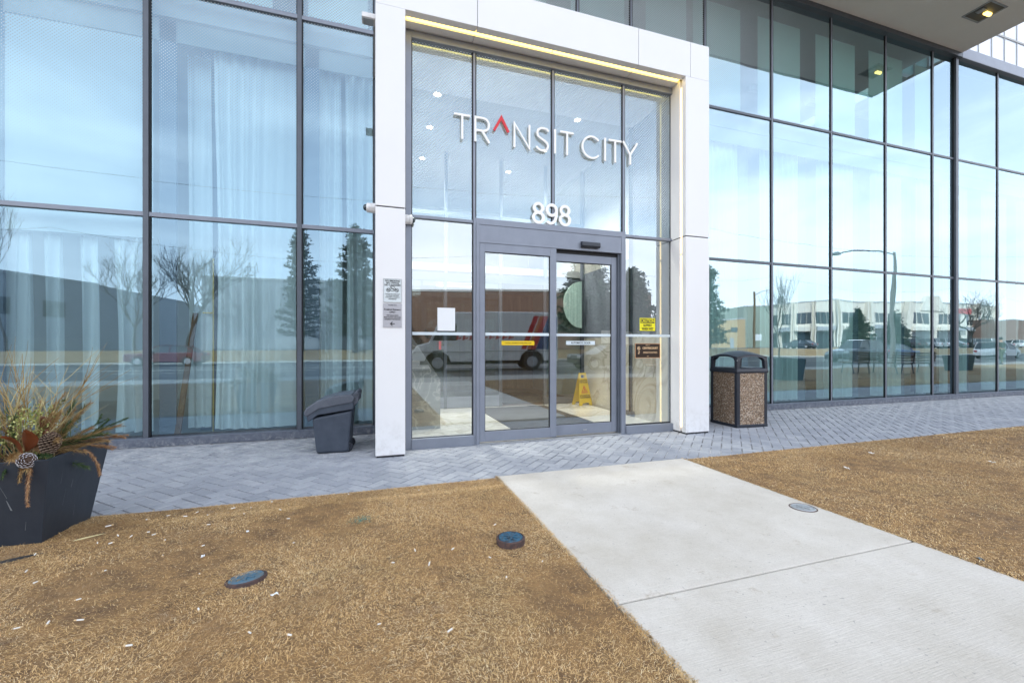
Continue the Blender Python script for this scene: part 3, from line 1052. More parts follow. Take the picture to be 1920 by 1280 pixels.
# ---------------- white portal frame
p = thing('entrance_portal', 'white metal clad portal frame with warm light strips around the entrance', 'portal', (0, 0, 0))
ZB, ZT = 4.70, 5.16
colL = MB().box(0.02, 0.32, -1.38, -1.06, 0.02, 2.60).build('column', M['white'], p, bevel=0.004)
MB().box(0.02, 0.32, -1.38, -1.06, 2.612, ZB).build('column', M['white'], p, bevel=0.004)
MB().box(0.03, 0.31, -1.37, -1.06, 2.60, 2.612).build('column_joint', M['joint'], p)
MB().box(0.03, 0.31, -1.37, -1.07, 0.0, 0.02).build('column_foot', M['joint'], p)
xr = 3.90
for (z0, z1) in ((0.02, 2.60), (2.612, ZB)):
    MB().box(xr, 4.28, -1.38, -1.305, z0, z1).build('column', M['white'], p, bevel=0.004)
    MB().box(xr, 4.28, -1.265, -1.06, z0, z1).build('column', M['white'], p, bevel=0.004)
    MB().box(xr + 0.03, 4.28, -1.305, -1.265, z0, z1).build('light_channel', M['white'], p)
MB().box(xr + 0.01, 4.27, -1.37, -1.06, 2.60, 2.612).build('column_joint', M['joint'], p)
MB().box(xr + 0.01, 4.27, -1.37, -1.07, 0.0, 0.02).build('column_foot', M['joint'], p)
for (z0, z1) in ((0.08, 2.36), (2.40, 4.60)):
    MB().box(xr + 0.008, xr + 0.03, -1.297, -1.273, z0, z1).build('light_strip', M['led_w'], p)
xs = [0.02, 1.10, 3.18, 3.975, 4.28]
for a, c in zip(xs[:-1], xs[1:]):
    MB().box(a + .003, c - .003, -1.38, -1.285, ZB, ZT).build('beam_panel', M['white'], p, bevel=0.003)
    MB().box(a + .003, c - .003, -1.225, 0.0, ZB, ZT).build('beam_panel', M['white'], p, bevel=0.003)
MB().box(0.03, 4.27, -1.37, -0.01, ZB + 0.05, ZT - 0.02).build('beam_core', M['joint'], p)
for (a, c) in ((0.34, 2.05), (2.07, 3.89)):
    MB().box(a, c, -1.280, -1.230, ZB + 0.012, ZB + 0.040).build('light_strip', M['led'], p)

# ---------------- entrance screen
g = thing('entrance_screen', 'tall dotted glass screen in grey metal frame above and beside the entrance doors', 'glazing')
Yg = -1.07
def bar(x0, x1, z0, z1, nm, y0=-0.045, y1=0.06, m=None, par=None, bev=0.003):
    return MB().box(x0, x1, Yg + y0, Yg + y1, z0, z1).build(nm, m or M['alu'], par if par is not None else g, bevel=bev)
bar(0.34, 0.405, 0.0, 4.69, 'jamb')
bar(3.905, 3.975, 0.0, 4.69, 'jamb', -0.045, 0.06)
bar(0.405, 3.905, 4.61, 4.69, 'head')
bar(0.405, 1.115, 0.0, 0.115, 'sill', -0.06)
bar(3.165, 3.905, 0.0, 0.105, 'sill', -0.06)
bar(1.115, 1.145, 0.0, 2.66, 'mullion')
bar(3.135, 3.165, 0.0, 2.66, 'mullion')
bar(1.117, 1.143, 2.66, 4.61, 'mullion', -0.02)
bar(3.137, 3.163, 2.66, 4.61, 'mullion', -0.02)
bar(2.125, 2.15, 2.66, 4.61, 'mullion', -0.02)
bar(0.405, 1.115, 2.60, 2.635, 'transom', -0.03)
bar(3.165, 3.905, 2.60, 2.635, 'transom', -0.03)
bar(1.145, 3.135, 2.60, 2.66, 'transom')
for (x0, x1) in ((0.405, 1.115), (1.145, 2.125), (2.15, 3.135), (3.165, 3.905)):
    pane(x0, x1, 2.64, 4.61, M['glass_p'], Yg, g)
    fr = MB()
    fr.box(x0, x0 + .012, Yg - .006, Yg + .02, 2.64, 4.61)
    fr.box(x1 - .012, x1, Yg - .006, Yg + .02, 2.64, 4.61)
    fr.build('gasket', M['gasket'], g)
for (x0, x1) in ((0.405, 1.115), (3.165, 3.905)):
    pane(x0, x1, 0.10, 2.60, M['glass_d'], Yg, g)
    fr = MB()
    fr.box(x0, x0 + .010, Yg - .006, Yg + .02, 0.11, 2.60)
    fr.box(x1 - .010, x1, Yg - .006, Yg + .02, 0.11, 2.60)
    fr.box(x0, x1, Yg - .007, Yg + .021, 0.105, 0.12)
    fr.build('gasket', M['gasket'], g)
for (x0, x1) in ((0.405, 1.115), (3.165, 3.905)):
    MB().box(x0 + .012, x1 - .012, Yg - .004, Yg - .002, 1.284, 1.318).build('frosted_band', M['tape'], g)

# ---------------- sliding doors
d = thing('sliding_door', 'grey framed automatic double sliding door with clear glass', 'door', (0, 0, 0))
def dbar(x0, x1, y0, y1, z0, z1, nm, m=None, par=None, bev=0.003):
    return MB().box(x0, x1, y0, y1, z0, z1).build(nm, m or M['alu'], par if par is not None else d, bevel=bev)
dbar(1.145, 1.185, Yg - .055, Yg + .10, 0.0, 2.60, 'door_jamb')
dbar(3.095, 3.135, Yg - .055, Yg + .10, 0.0, 2.60, 'door_jamb')
dbar(1.185, 3.095, Yg - .050, Yg + .14, 2.375, 2.585, 'header')
dbar(1.185, 3.095, Yg - .056, Yg - .049, 2.585, 2.60, 'header_trim')
dbar(1.185, 3.095, Yg - .054, Yg - .049, 2.372, 2.395, 'header_trim')
dbar(1.15, 3.13, Yg - .05, Yg + .12, 0.0, 0.016, 'threshold', M['steel'])
def leaf(x0, x1, y, zt, ws0, ws1, rail):
    L = MB()
    L.box(x0, x0 + ws0, y - .022, y + .022, 0.03, zt)
    L.box(x1 - ws1, x1, y - .022, y + .022, 0.03, zt)
    L.box(x0 + ws0, x1 - ws1, y - .0215, y + .0215, 0.03, 0.03 + rail)
    L.box(x0 + ws0, x1 - ws1, y - .0215, y + .0215, zt - 0.10, zt)
    o = L.build('door_leaf', M['alu'], d, bevel=0.003)
    pane(x0 + ws0, x1 - ws1, 0.03 + rail, zt - .10, M['glass_d'], y, o, 'glass')
    gk = MB()
    gk.box(x0 + ws0, x0 + ws0 + .008, y - .01, y + .01, 0.03 + rail, zt - .10)
    gk.box(x1 - ws1 - .008, x1 - ws1, y - .01, y + .01, 0.03 + rail, zt - .10)
    gk.box(x0 + ws0 + .008, x1 - ws1 - .008, y - .0101, y + .0101, zt - .108, zt - .10)
    gk.box(x0 + ws0 + .008, x1 - ws1 - .008, y - .0101, y + .0101, 0.03 + rail, 0.038 + rail)
    gk.build('gasket', M['gasket'], o)
    return o
la = leaf(1.187, 2.168, Yg - .028, 2.371, 0.062, 0.085, 0.12)
lb = leaf(2.130, 3.060, Yg + .030, 2.330, 0.060, 0.075, 0.13)
dbar(2.17, 3.093, Yg + .005, Yg + .06, 2.332, 2.374, 'track', M['gasket'])
dbar(3.062, 3.094, Yg - .02, Yg + .09, 0.02, 2.37, 'weather_strip', M['alu_dark'])
MB().box(1.255, 2.078, Yg - .0335, Yg - .0315, 1.284, 1.318).build('frosted_band', M['tape'], la)
MB().box(2.19, 2.98, Yg + .0245, Yg + .0265, 1.284, 1.318).build('frosted_band', M['tape'], lb)
MB().box(2.55, 2.60, Yg - .030, Yg - .024, 0.085, 0.097).build('floor_lock', M['steel'], lb)
sn = MB().prism([(Yg - .105, 2.425), (Yg - .098, 2.475), (Yg - .05, 2.485), (Yg - .05, 2.41), (Yg - .085, 2.408)], 'x', 2.50, 2.76).build('door_sensor', M['black_plastic'], None, bevel=0.006)
tag(sn, 'black motion sensor bar mounted on the grey door header', 'sensor')

# ---------------- lettering
sg = thing('building_sign', 'thin white raised letters reading TR^NSIT CITY with a red caret on the glass', 'sign', (0, 0, 0))
H0, H1 = 3.560, 3.858
Hh = H1 - H0
def letter(strokes, x0, x1, w=0.025, m=None, z0=H0, h=Hh, par=None, nm='letter', y=Yg - 0.040, th=0.018):
    mb = MB()
    for k, (pts, closed) in enumerate(strokes):
        q = [(x0 + (x1 - x0) * u, z0 + h * v) for u, v in pts]
        ribbon(mb, q, w, y - 0.001 * k, y + th - 0.001 * k, closed)
    return mb.build(nm, m or M['sign_white'], par or sg)
e = 0.05
Tst = [([(0, 1 - e), (1, 1 - e)], False), ([(.5, .93), (.5, 0)], False)]
letter(Tst, 0.887, 1.078)
letter([([(.08, 0), (.08, 1)], False), ([(.14, .95), (.55, .95)] + arc(.55, .70, .36, .25, 90, -90)[1:] + [(.14, .45)], False), ([(.52, .42), (.93, 0)], False)], 1.122, 1.321)
letter([([(0, 0), (.5, 1), (1, 0)], False)], 1.367, 1.546, 0.031, M['sign_red'], 3.725, 0.165)
letter([([(.07, 0), (.07, .97), (.93, .03), (.93, 1)], False)], 1.606, 1.831)
S_ = [(.93, .86), (.80, .94), (.62, .96), (.40, .955), (.20, .88), (.12, .75), (.18, .62), (.38, .53), (.62, .46), (.83, .37), (.90, .24), (.82, .11), (.62, .04), (.40, .04), (.18, .09), (.05, .18)]
letter([(S_, False)], 1.894, 2.080)
letter([([(0, 0), (0, 1)], False)], 2.156, 2.157)
letter(Tst, 2.228, 2.412)
letter([(arc(.56, .5, .50, .46, 42, 318, 28), False)], 2.520, 2.785)
letter([([(0, 0), (0, 1)], False)], 2.862, 2.863)
letter(Tst, 2.918, 3.103)
letter([([(.02, 1), (.5, .44), (.98, 1)], False), ([(.5, .47), (.5, 0)], False)], 3.125, 3.352)
hn = thing('house_number', 'thick white raised numerals 898 on the glass above the doors', 'sign')
D8 = [(arc(.5, .745, .34, .215, 0, 360, 26)[:-1], True), (arc(.5, .27, .40, .245, 0, 360, 28)[:-1], True)]
D9 = [(arc(.5, .70, .39, .26, 0, 360, 28)[:-1], True), ([(.885, .66), (.875, .45), (.78, .22), (.60, .08), (.40, .035), (.20, .06), (.10, .14)], False)]
for (st, a, c) in ((D8, 1.85, 2.012), (D9, 2.030, 2.192), (D8, 2.208, 2.372)):
    letter(st, a, c, 0.036, z0=2.672, h=0.25, par=hn, nm='numeral', y=Yg - 0.042, th=0.018)

# ---------------- stickers, papers and signs
def flat_sign(name, label, cat, x0, x1, z0, z1, y, m, th=0.004, border=None):
    t_ = thing(name, label, cat, ((x0 + x1) / 2, y, z0))
    def pt(nm, a, c, e_, f, yy, mm, tk):
        o = MB().box(a - (x0 + x1) / 2, c - (x0 + x1) / 2, yy - y, yy + tk - y, e_ - z0, f - z0).build(nm, mm, t_)
        return o
    pt('plate', x0, x1, z0, z1, y, m, th)
    if border:
        bw, bm = border
        q = MB()
        for (a, c, e_, f) in ((x0, x1, z0, z0 + bw), (x0, x1, z1 - bw, z1), (x0, x0 + bw, z0 + bw, z1 - bw), (x1 - bw, x1, z0 + bw, z1 - bw)):
            q.box(a - (x0 + x1) / 2, c - (x0 + x1) / 2, -0.0025, 0.0, e_ - z0, f - z0)
        q.build('border', bm, t_)
    def tx(s, size, fx, fz, mm=M['black'], bold=0.0, sx=1.0, nm='lettering'):
        return text(nm, s, size, (x1 - x0) * (fx - .5), -0.0014, (z1 - z0) * fz, mm, t_, 0.001, bold=bold, sx=sx)
    return t_, pt, tx
Yc = -1.387
t_, pt, tx = flat_sign('no_smoking_sign', 'pale no smoking, vaping or cannabis notice, upper one of two on the left white column', 'sign', 0.098, 0.282, 1.612, 1.858, Yc, mat('pale_notice', (0.62, 0.68, 0.70), 0.4), 0.006, (0.004, M['steel']))
for s, f in (('NO SMOKING', .91), ('NO VAPING', .82), ('NO CANNABIS', .73)):
    tx(s, 0.024, .5, f, bold=0.0004)
q = MB()
for (cx, cz, r) in ((0, 0.143, 0.026), (-.042, 0.128, 0.018), (.042, 0.128, 0.018)):
    ribbon(q, arc(cx, cz, r, r, 0, 360, 24)[:-1], 0.004, -0.0028, 0.0, True)
    ribbon(q, [(cx - r * .6, cz + r * .6), (cx + r * .6, cz - r * .6)], 0.004, -0.0036, 0.0)
    q.box(cx - r * .6, cx + r * .6, -0.002, 0.0, cz - .003, cz + .003)
q.build('symbol', M['black'], t_)
for s, f in (('THE USE OF TOBACCO', .35), ('E-CIGARETTES AND', .28), ('CANNABIS IS STRICTLY', .21), ('PROHIBITED', .14)):
    tx(s, 0.014, .5, f)
t_, pt, tx = flat_sign('resident_entrance_sign', 'grey metal resident entrance only sign with left arrow, lower of two on the white column', 'sign', 0.095, 0.283, 1.352, 1.600, Yc, mat('satin_plate', (0.42, 0.42, 0.45), 0.4, 0.3), 0.006)
tx('TRANSIT CITY', 0.014, .5, .93)
tx('Resident Entrance', 0.0225, .5, .75, bold=0.0006)
tx('ONLY', 0.0225, .5, .64, bold=0.0006)
for s, f in (('VISITORS/GUESTS', .50), ('MUST ENTER THROUGH', .42), ('BASEMENT ENTRANCE', .34)):
    tx(s, 0.0155, .5, f, bold=0.0003)
q = MB()
ribbon(q, [(-.018, .038), (.024, .038)], 0.007, -0.0028, 0.0)
ribbon(q, [(0.0, .058), (-.020, .038), (0.0, .018)], 0.007, -0.0038, 0.0)
q.build('arrow', M['black'], t_)

pp = boxo('paper_notice', 0.70, 0.903, Yg - .008, Yg - .006, 1.335, 1.600, M['paper'])
tag(pp, 'blank white sheet of paper taped to the left side glass', 'paper')
t_, pt, tx = flat_sign('yellow_door_sticker', 'narrow yellow caution strip sticker on the left sliding door glass', 'sticker', 1.460, 1.879, 1.170, 1.221, Yg - .034, M['yellow'], 0.002)
tx('CAUTION - AUTOMATIC DOOR STAND CLEAR', 0.0205, .5, .5, sx=0.78)
t_, pt, tx = flat_sign('automatic_door_sticker', 'narrow white AUTOMATIC DOOR strip sticker on the right sliding door glass', 'sticker', 2.335, 2.745, 1.175, 1.225, Yg + .022, M['tape'], 0.002)
tx('AUTOMATIC DOOR', 0.034, .5, .5, bold=0.0004, sx=0.9)
t_, pt, tx = flat_sign('caution_sticker', 'yellow CAUTION SLIPPERY WHEN WET sticker on the right side glass', 'sticker', 3.407, 3.650, 1.366, 1.538, Yg - .006, mat('bright_yellow', (0.83, 0.76, 0.01), 0.5), 0.003)
pt('heading_bar', 3.417, 3.640, 1.470, 1.528, Yg - .0075, M['black'], 0.0015)
text('lettering', 'CAUTION', 0.060, 0, -0.0026, 0.1330, mat('yellow_ink', (0.83, 0.76, 0.01), 0.5), t_, 0.0008, bold=0.0012, sx=0.80)
tx('SLIPPERY', 0.047, .5, .42, bold=0.0008, sx=0.72)
tx('WHEN WET', 0.047, .5, .15, bold=0.0008, sx=0.70)
t_, pt, tx = flat_sign('developer_plaque', 'dark bronze plaque with copper border and two developer names on right side glass', 'plaque', 3.330, 3.728, 0.998, 1.197, Yg - .008, M['bronze_plate'], 0.005, (0.007, M['copper']))
gold = mat('gold_lettering', (0.80, 0.55, 0.32), 0.4)
tx('PROJECT BY', 0.012, .5, .87, gold)
tx('CENTRECOURT', 0.037, .60, .67, gold, 0.0008, 0.92)
tx('SMARTCENTRES', 0.034, .60, .37, gold, 0.0, 0.90)
tx('2020', 0.012, .5, .12, gold)
q = MB()
for r in (0.022, 0.015, 0.008):
    ribbon(q, arc(-.140, .133, r, r, 30, 360, 20), 0.0035, -0.0028, 0.0)
ribbon(q, arc(-.142, .082, .013, .013, -130, 130, 14), 0.006, -0.0028, 0.0)
ribbon(q, arc(-.138, .066, .012, .012, 60, 300, 14), 0.004, -0.0038, 0.0)
q.build('emblem', gold, t_)

# ---------------- cameras on the columns, flood light
def dome_cam(label, x, y, z, s, m=None):
    t_ = thing('security_camera', label, 'security camera', (x, y, z), 0, 'security cameras on the portal')
    Mx = Matrix.Rotation(R(90) * s, 3, 'Y')
    MB().lathe([(0.001, 0), (0.050, 0), (0.052, 0.004), (0.052, 0.045), (0.050, 0.048)], (0, 0, 0), 24, 0, Mx).build('mount', m or M['white'], t_, smooth=True)
    MB().lathe([(0.048, 0.048), (0.050, 0.052), (0.050, 0.078), (0.044, 0.090), (0.034, 0.092)], (0, 0, 0), 24, 0, Mx).build('housing', m or M['white'], t_, smooth=True)
    MB().lathe([(0.034, 0.088), (0.034, 0.100), (0.028, 0.114), (0.016, 0.122), (0.001, 0.125)], (0, 0, 0), 20, 0, Mx).build('dome', M['winglass'], t_, smooth=True)
dome_cam('white dome camera on the outer side of the left portal column', 0.02, -1.22, 2.625, -1)
dome_cam('white dome camera on the inner side of the left portal column', 0.32, -1.16, 2.555, 1)
dome_cam('white dome camera on the outer side of the right portal column', 4.28, -1.20, 2.635, 1)
fl = thing('flood_light', 'white box flood light on the side of the left column near the top', 'light', (-0.0, -1.25, 4.60))
MB().prism([(-.06, -.02), (-.06, .03), (.06, .05), (.06, -.02)], 'x', -0.115, 0.02).build('housing', M['white'], fl, bevel=0.004)
MB().box(-0.10, 0.0, -0.05, 0.05, -0.028, -0.018).build('lens', M['steel'], fl)
# recessed lamp in the canopy
rl = thing('canopy_lamp', 'square recessed lamp with a warm bulb in the canopy soffit', 'light', (11.30, -0.95, 7.66))
q = MB()
for (a, c, e_, f) in ((-.26, .26, -.22, -.19), (-.26, .26, .19, .22), (-.26, -.23, -.19, .19), (.23, .26, -.19, .19)):
    q.box(a, c, e_, f, -0.012, -0.002)
q.build('frame', M['steel'], rl)
MB().box(-.23, .23, -.19, .19, -0.006, -0.003).build('housing', mat('dark_fitting', (0.10, 0.09, 0.07), 0.5), rl)
MB().tube([(0.02, 0, -0.02), (0.17, 0, -0.02)], 0.035, 10).build('bulb', M['led'], rl)
MB().box(-0.16, -0.06, -0.06, 0.06, -0.02, -0.006).build('bracket', M['steel'], rl)

# ================================================================== INTERIOR OF THE ENTRANCE
struct(boxo('floor', 0.10, 4.0, -1.0, 1.76, 0.0, 0.022, M['floor_in']))
struct(boxo('lobby_floor', 0.0, 4.2, 1.76, 8, 0.0, 0.021, mat('dark_wood_floor', (0.10, 0.06, 0.045), 0.35, var=0.3, scale=4, streak=(1, 10, 1))))
struct(boxo('ceiling', 0.0, 4.2, -1.0, 5.0, 4.72, 4.78, M['ceil_in']))
struct(boxo('wall', 4.06, 4.12, 0.0, 1.80, 0.0, 1.32, M['marble_cream']))
struct(boxo('wall', 4.07, 4.13, 0.0, 1.80, 1.32, 2.62, M['col_in']))
struct(boxo('wall', 4.07, 4.13, -0.0, 5.0, 2.62, 4.72, M['wall_in']))
struct(boxo('wall', -0.02, 0.04, 0.15, 5.0, 0.03, 4.72, M['wall_in']))
struct(boxo('wall', 4.14, 4.2, 1.8, 5.0, 0.03, 2.62, M['wall_in']))
struct(boxo('wall', 0.04, 4.14, 4.9, 4.98, 0.03, 2.62, M['wall_warm']))
struct(boxo('wall', 0.04, 4.14, 1.86, 4.9, 2.55, 2.68, M['ceil_in']))
ms = MB().prism([(0.12, 0.022), (0.885, 0.022), (0.885, 0.69), (0.47, 1.33), (0.12, 1.45)], 'y', -0.06, 0.10).build('marble_slab', M['marble_grey'], None, bevel=0.003)
tag(ms, 'grey veined marble partition with sloping top behind the left side glass', 'partition')
m1 = boxo('floor_mat', 1.80, 3.12, -0.60, 1.60, 0.022, 0.034, M['mat'], None, 0.003)
tag(m1, 'large dark ribbed mat just inside the sliding doors', 'mat')
m2 = boxo('floor_mat', 2.45, 3.65, 2.05, 3.95, 0.022, 0.034, M['mat'], None, 0.003)
tag(m2, 'dark mat further in, beyond the inner doors', 'mat')
iv = thing('inner_door_screen', 'dark framed inner glass doors at the back of the vestibule', 'door', (0, 1.80, 0))
def ib(x0, x1, z0, z1, nm, m=M['alu_dark']):
    MB().box(x0, x1, -0.03, 0.03, z0, z1).build(nm, m, iv, bevel=0.002)
for x in (0.06, 1.22, 2.27, 3.18, 4.0):
    ib(x, x + .06, 0.022, 2.35, 'post')
ib(0.06, 4.06, 2.35, 2.50, 'header')
ib(1.28, 2.27, 0.03, 0.23, 'rail', M['alu'])
ib(0.12, 1.22, 0.03, 0.23, 'rail', M['alu'])
ib(3.24, 4.0, 0.03, 0.16, 'rail')
for (x0, x1) in ((0.12, 1.22), (1.28, 2.27), (3.24, 4.0)):
    MB().add([(x0, 0, .2), (x1, 0, .2), (x1, 0, 2.35), (x0, 0, 2.35)], [(0, 1, 2, 3)]).build('glass', M['glass_in'], iv, fix=False)
for x in (0.06, 1.24, 2.29, 3.2, 4.0):
    ib(x, x + .05, 2.50, 4.70, 'upper_post', M['col_in'])
MB().box(0.12, 4.0, -0.02, 0.02, 3.55, 3.62).build('upper_rail', M['col_in'], iv)
rb = boxo('fire_alarm', 1.11, 1.15, 1.62, 1.66, 1.10, 1.25, M['red'], None, 0.004)
rb.data.transform(Matrix.Identity(4))
tag(rb, 'small red pull station on the inner door post', 'alarm')
rb2 = MB().box(1.12, 1.24, 1.66, 1.77, 1.10, 1.16)
rb2.build('bracket', M['alu_dark'], rb)
# half round mirror, its curtain reflection painted on as vertical streaks
rd = thing('round_mirror', 'half round pale mirror at the back of the vestibule seen through the right door', 'mirror', (3.93, 1.62, 1.98))
poly = [(0.0 - 0.46 * math.cos(R(a)) * 0.85, 0.46 * math.sin(R(a))) for a in range(-90, 91, 9)]
MB().prism(poly, 'y', 0.0, 0.03).build('mirror_glass', mat('mirror_painted_reflection', (0.60, 0.80, 0.74), 0.5, c2=(0.34, 0.50, 0.46), scale=6, streak=(3, 1, 0.12)), rd)
# wet floor sign
ws = thing('wet_floor_sign', 'yellow folding wet floor caution board standing on the marble floor', 'wet floor sign', (3.88, 1.50, 0.022), R(8))
for s in (-1, 1):
    q = MB()
    def pw(h):
        return 0.155 - 0.075 * h / 0.62
    def py_(h):
        return s * (0.12 - 0.115 * h / 0.62)
    def quadp(h0, h1, a0, a1, c0, c1):
        # a* at h0 left/right, c* at h1 left/right
        yt = 0.006
        v = []
        for dy in (0, yt):
            v += [(a0, py_(h0) + dy, h0), (a1, py_(h0) + dy, h0), (c1, py_(h1) + dy, h1), (c0, py_(h1) + dy, h1)]
        q.add(v, [(0, 1, 2, 3), (7, 6, 5, 4), (0, 4, 5, 1), (1, 5, 6, 2), (2, 6, 7, 3), (3, 7, 4, 0)])
    quadp(0.0, 0.05, -pw(0), -pw(0) + .07, -pw(.05), -pw(.05) + .08)
    quadp(0.0, 0.05, pw(0) - .07, pw(0), pw(.05) - .08, pw(.05))
    quadp(0.05, 0.52, -pw(.05), pw(.05), -pw(.52), pw(.52))
    quadp(0.52, 0.58, -pw(.52), -.045, -pw(.58), -.045)
    quadp(0.52, 0.58, .045, pw(.52), .045, pw(.58))
    quadp(0.58, 0.62, -pw(.58), pw(.58), -pw(.62), pw(.62))
    q.build('panel', M['yellow'], ws)
def wtx(s_, size, z, m=M['black']):
    yy = -(0.12 - 0.115 * z / 0.62) - 0.004
    text('lettering', s_, size, 0, yy, z, m, ws, 0.001, rot=Matrix.Rotation(R(90 - 10), 3, 'X'), bold=0.0006)
wtx('CAUTION', 0.040, 0.475)
wtx('WET FLOOR', 0.034, 0.437)
wtx('ATTENTION', 0.040, 0.185)
wtx('PLANCHER MOUILLÉ', 0.027, 0.150)
q = MB()
ribbon(q, [(-.065, .245), (.065, .245), (0, .365)], 0.010, -0.0, 0.002, True)
ribbon(q, [(-.02, .262), (0.0, .292), (.012, .318), (-.012, .330)], 0.009, -0.001, 0.001)
ribbon(q, [(0.0, .292), (.030, .268)], 0.009, -0.002, 0.0)
o = q.build('warning_symbol', M['red'], ws)
for v in o.data.vertices:
    v.co.y += -(0.12 - 0.115 * v.co.z / 0.62) - 0.005
# downlights
for (x, y) in ((0.86, 0.06), (0.87, 1.0), (0.88, 2.2), (2.62, 2.3), (3.05, 0.06), (2.95, 1.2)):
    t_ = thing('downlight', 'round recessed ceiling downlight glowing ' + {(0.86, 0.06): 'above the T of the lettering', (0.87, 1.0): 'left of the T of the lettering', (0.88, 2.2): 'below and left of the T of the lettering', (2.62, 2.3): 'between the lettering and the numerals', (3.05, 0.06): 'above the word CITY', (2.95, 1.2): 'just right of the second T of the lettering'}[(x, y)], 'light', (x, y, 4.72), 0, 'downlights in the vestibule ceiling')
    MB().lathe([(0.060, -0.002), (0.075, -0.004), (0.072, -0.012), (0.060, -0.010)], (0, 0, 0), 20).build('trim', M['white'], t_, smooth=True)
    MB().lathe([(0.001, -0.016), (0.045, -0.015), (0.045, -0.0105)], (0, 0, 0), 20).build('bulb', M['downlight'], t_)
    li = bpy.data.lights.new('downlight_lamp', 'SPOT')
    li.energy = 120
    li.color = (1.0, 0.93, 0.82)
    li.spot_size = R(110)
    li.spot_blend = 0.6
    li.shadow_soft_size = 0.06
    lo = bpy.data.objects.new('downlight_lamp', li)
    col.objects.link(lo)
    lo.parent = t_
    lo.location = (0, 0, -0.03)
lt = boxo('linear_lamp', 1.3, 2.2, 3.3, 3.36, 2.47, 2.50, M['led_w'])
tag(lt, 'slim glowing linear lamp on the lobby ceiling', 'light')

# curtains
def curtain(x0, x1, z0, z1, y, n, amp, label, taper=0.0, irr=0.35, bulge=0.0, grp='white curtains behind the facade glass'):
    nx, nz_ = max(24, n * 14), 18
    ph = [random.uniform(-irr, irr) * 2 for _ in range(n + 2)]
    mb = MB()
    vs = []
    for j in range(nz_ + 1):
        v = j / nz_
        z = z0 + (z1 - z0) * v
        for i in range(nx + 1):
            u = i / nx
            k = u * n
            f = math.sin(2 * math.pi * k + ph[int(k)] * (1 - (k % 1)) + ph[int(k) + 1] * (k % 1) + 0.3 * math.sin(3 * v + i * .01))
            a = amp * (0.65 + 0.35 * math.sin(5 * u + 2 * ph[0]) + 0.25 * (1 - v) * math.sin(k * 1.7))
            xc = (x0 + x1) / 2
            w = (x1 - x0) * (1 - taper * math.sin(math.pi * min(1, v * 1.15)) * 0.5)
            x = xc + w * (u - .5) + 0.012 * math.sin(4 * v + 6 * u)
            yy = y + a * f + bulge * math.exp(-((v - .06) / .10) ** 2) * math.sin(math.pi * u) * -1
            vs.append((x, yy, z))
    mb.add(vs, [(j * (nx + 1) + i, j * (nx + 1) + i + 1, (j + 1) * (nx + 1) + i + 1, (j + 1) * (nx + 1) + i) for j in range(nz_) for i in range(nx)])
    o = mb.build('curtain', M['fabric'], None, smooth=True, fix=False)
    tag(o, label, 'curtain', grp)
    return o
zc = 4.92
lab = 'white floor length curtain %s'
curtain(-6.9, -5.9, .12, zc, .42, 7, .05, lab % 'in the window bay beyond the dark planter')
curtain(-4.0, -3.74, .14, 2.46, .38, 3, .05, lab % 'gathered directly behind the planter twigs')
curtain(-3.62, -3.46, .14, 2.46, .38, 2, .05, lab % 'hanging as a narrow fold second from the planter')
curtain(-3.30, -3.12, .14, 2.46, .38, 2, .05, lab % 'hanging as a narrow fold third from the planter')
curtain(-2.94, -2.56, .12, 2.46, .34, 3, .06, lab % 'pleated against the mullion right of the planter', taper=.2)
curtain(-1.93, -0.98, .10, zc, .36, 7, .035, 'wide white curtain bunched at the floor beside the brown leaning board', taper=.10, bulge=0.12)
curtain(-2.28, -2.02, .10, zc, .55, 2, .03, lab % 'set back behind the brown leaning board')
curtain(-0.78, -0.42, .12, zc, .36, 3, .05, lab % 'behind the grey wheeled bin')
curtain(-0.36, 0.02, .12, zc, .30, 3, .06, lab % 'beside the left white portal column')
names = ['just right of the portal behind the pebble clad receptacle', 'in the second bay right of the portal', 'in the third bay right of the portal', 'in the fourth bay right of the portal',
         'in the narrow bay next to the thick mullion', 'in the first bay past the thick mullion', 'in the second bay past the thick mullion', 'in the third bay past the thick mullion', 'in the fourth bay past the thick mullion']
for i, nm in enumerate(names):
    x0, x1 = cols_r[i + 1], cols_r[i + 2]
    w = x1 - x0
    curtain(x0 + .04, x0 + w * 0.68, .11, zc, .30, 7 if w > 1 else 3, .045, lab % nm)
MB().box(-5.6, -0.02, .22, .24, 4.86, 5.12).build('curtain_pelmet', M['wall_in'], b)
MB().box(5.5, 22.0, .18, .20, 4.86, 5.12).build('curtain_pelmet', M['wall_in'], b)
MB().box(-4.03, -2.53, .24, .25, 2.46, 4.86).build('roller_blind', M['blind_w'], b)
# brown board leaning inside the window, brass trim
lb_ = MB().add([(-2.31, .20, .05), (-2.25, .20, .05), (-2.25, .24, .05), (-2.31, .24, .05), (-2.18, .40, 1.58), (-2.13, .40, 1.58), (-2.13, .44, 1.58), (-2.18, .44, 1.58)],
               [(0, 3, 2, 1), (4, 5, 6, 7), (0, 1, 5, 4), (1, 2, 6, 5), (2, 3, 7, 6), (3, 0, 4, 7)]).build('leaning_board', M['wood'], None, bevel=0.002)
tag(lb_, 'narrow brown wooden board leaning inside the second window from the left', 'board')
bt = MB()
bt.box(-1.990, -1.975, .48, .50, .05, 2.30)
bt.box(-2.10, -1.990, .48, .50, 1.58, 1.60)
tag(bt.build('brass_stand', M['brass']), 'thin brass stand beside the leaning brown board', 'stand')

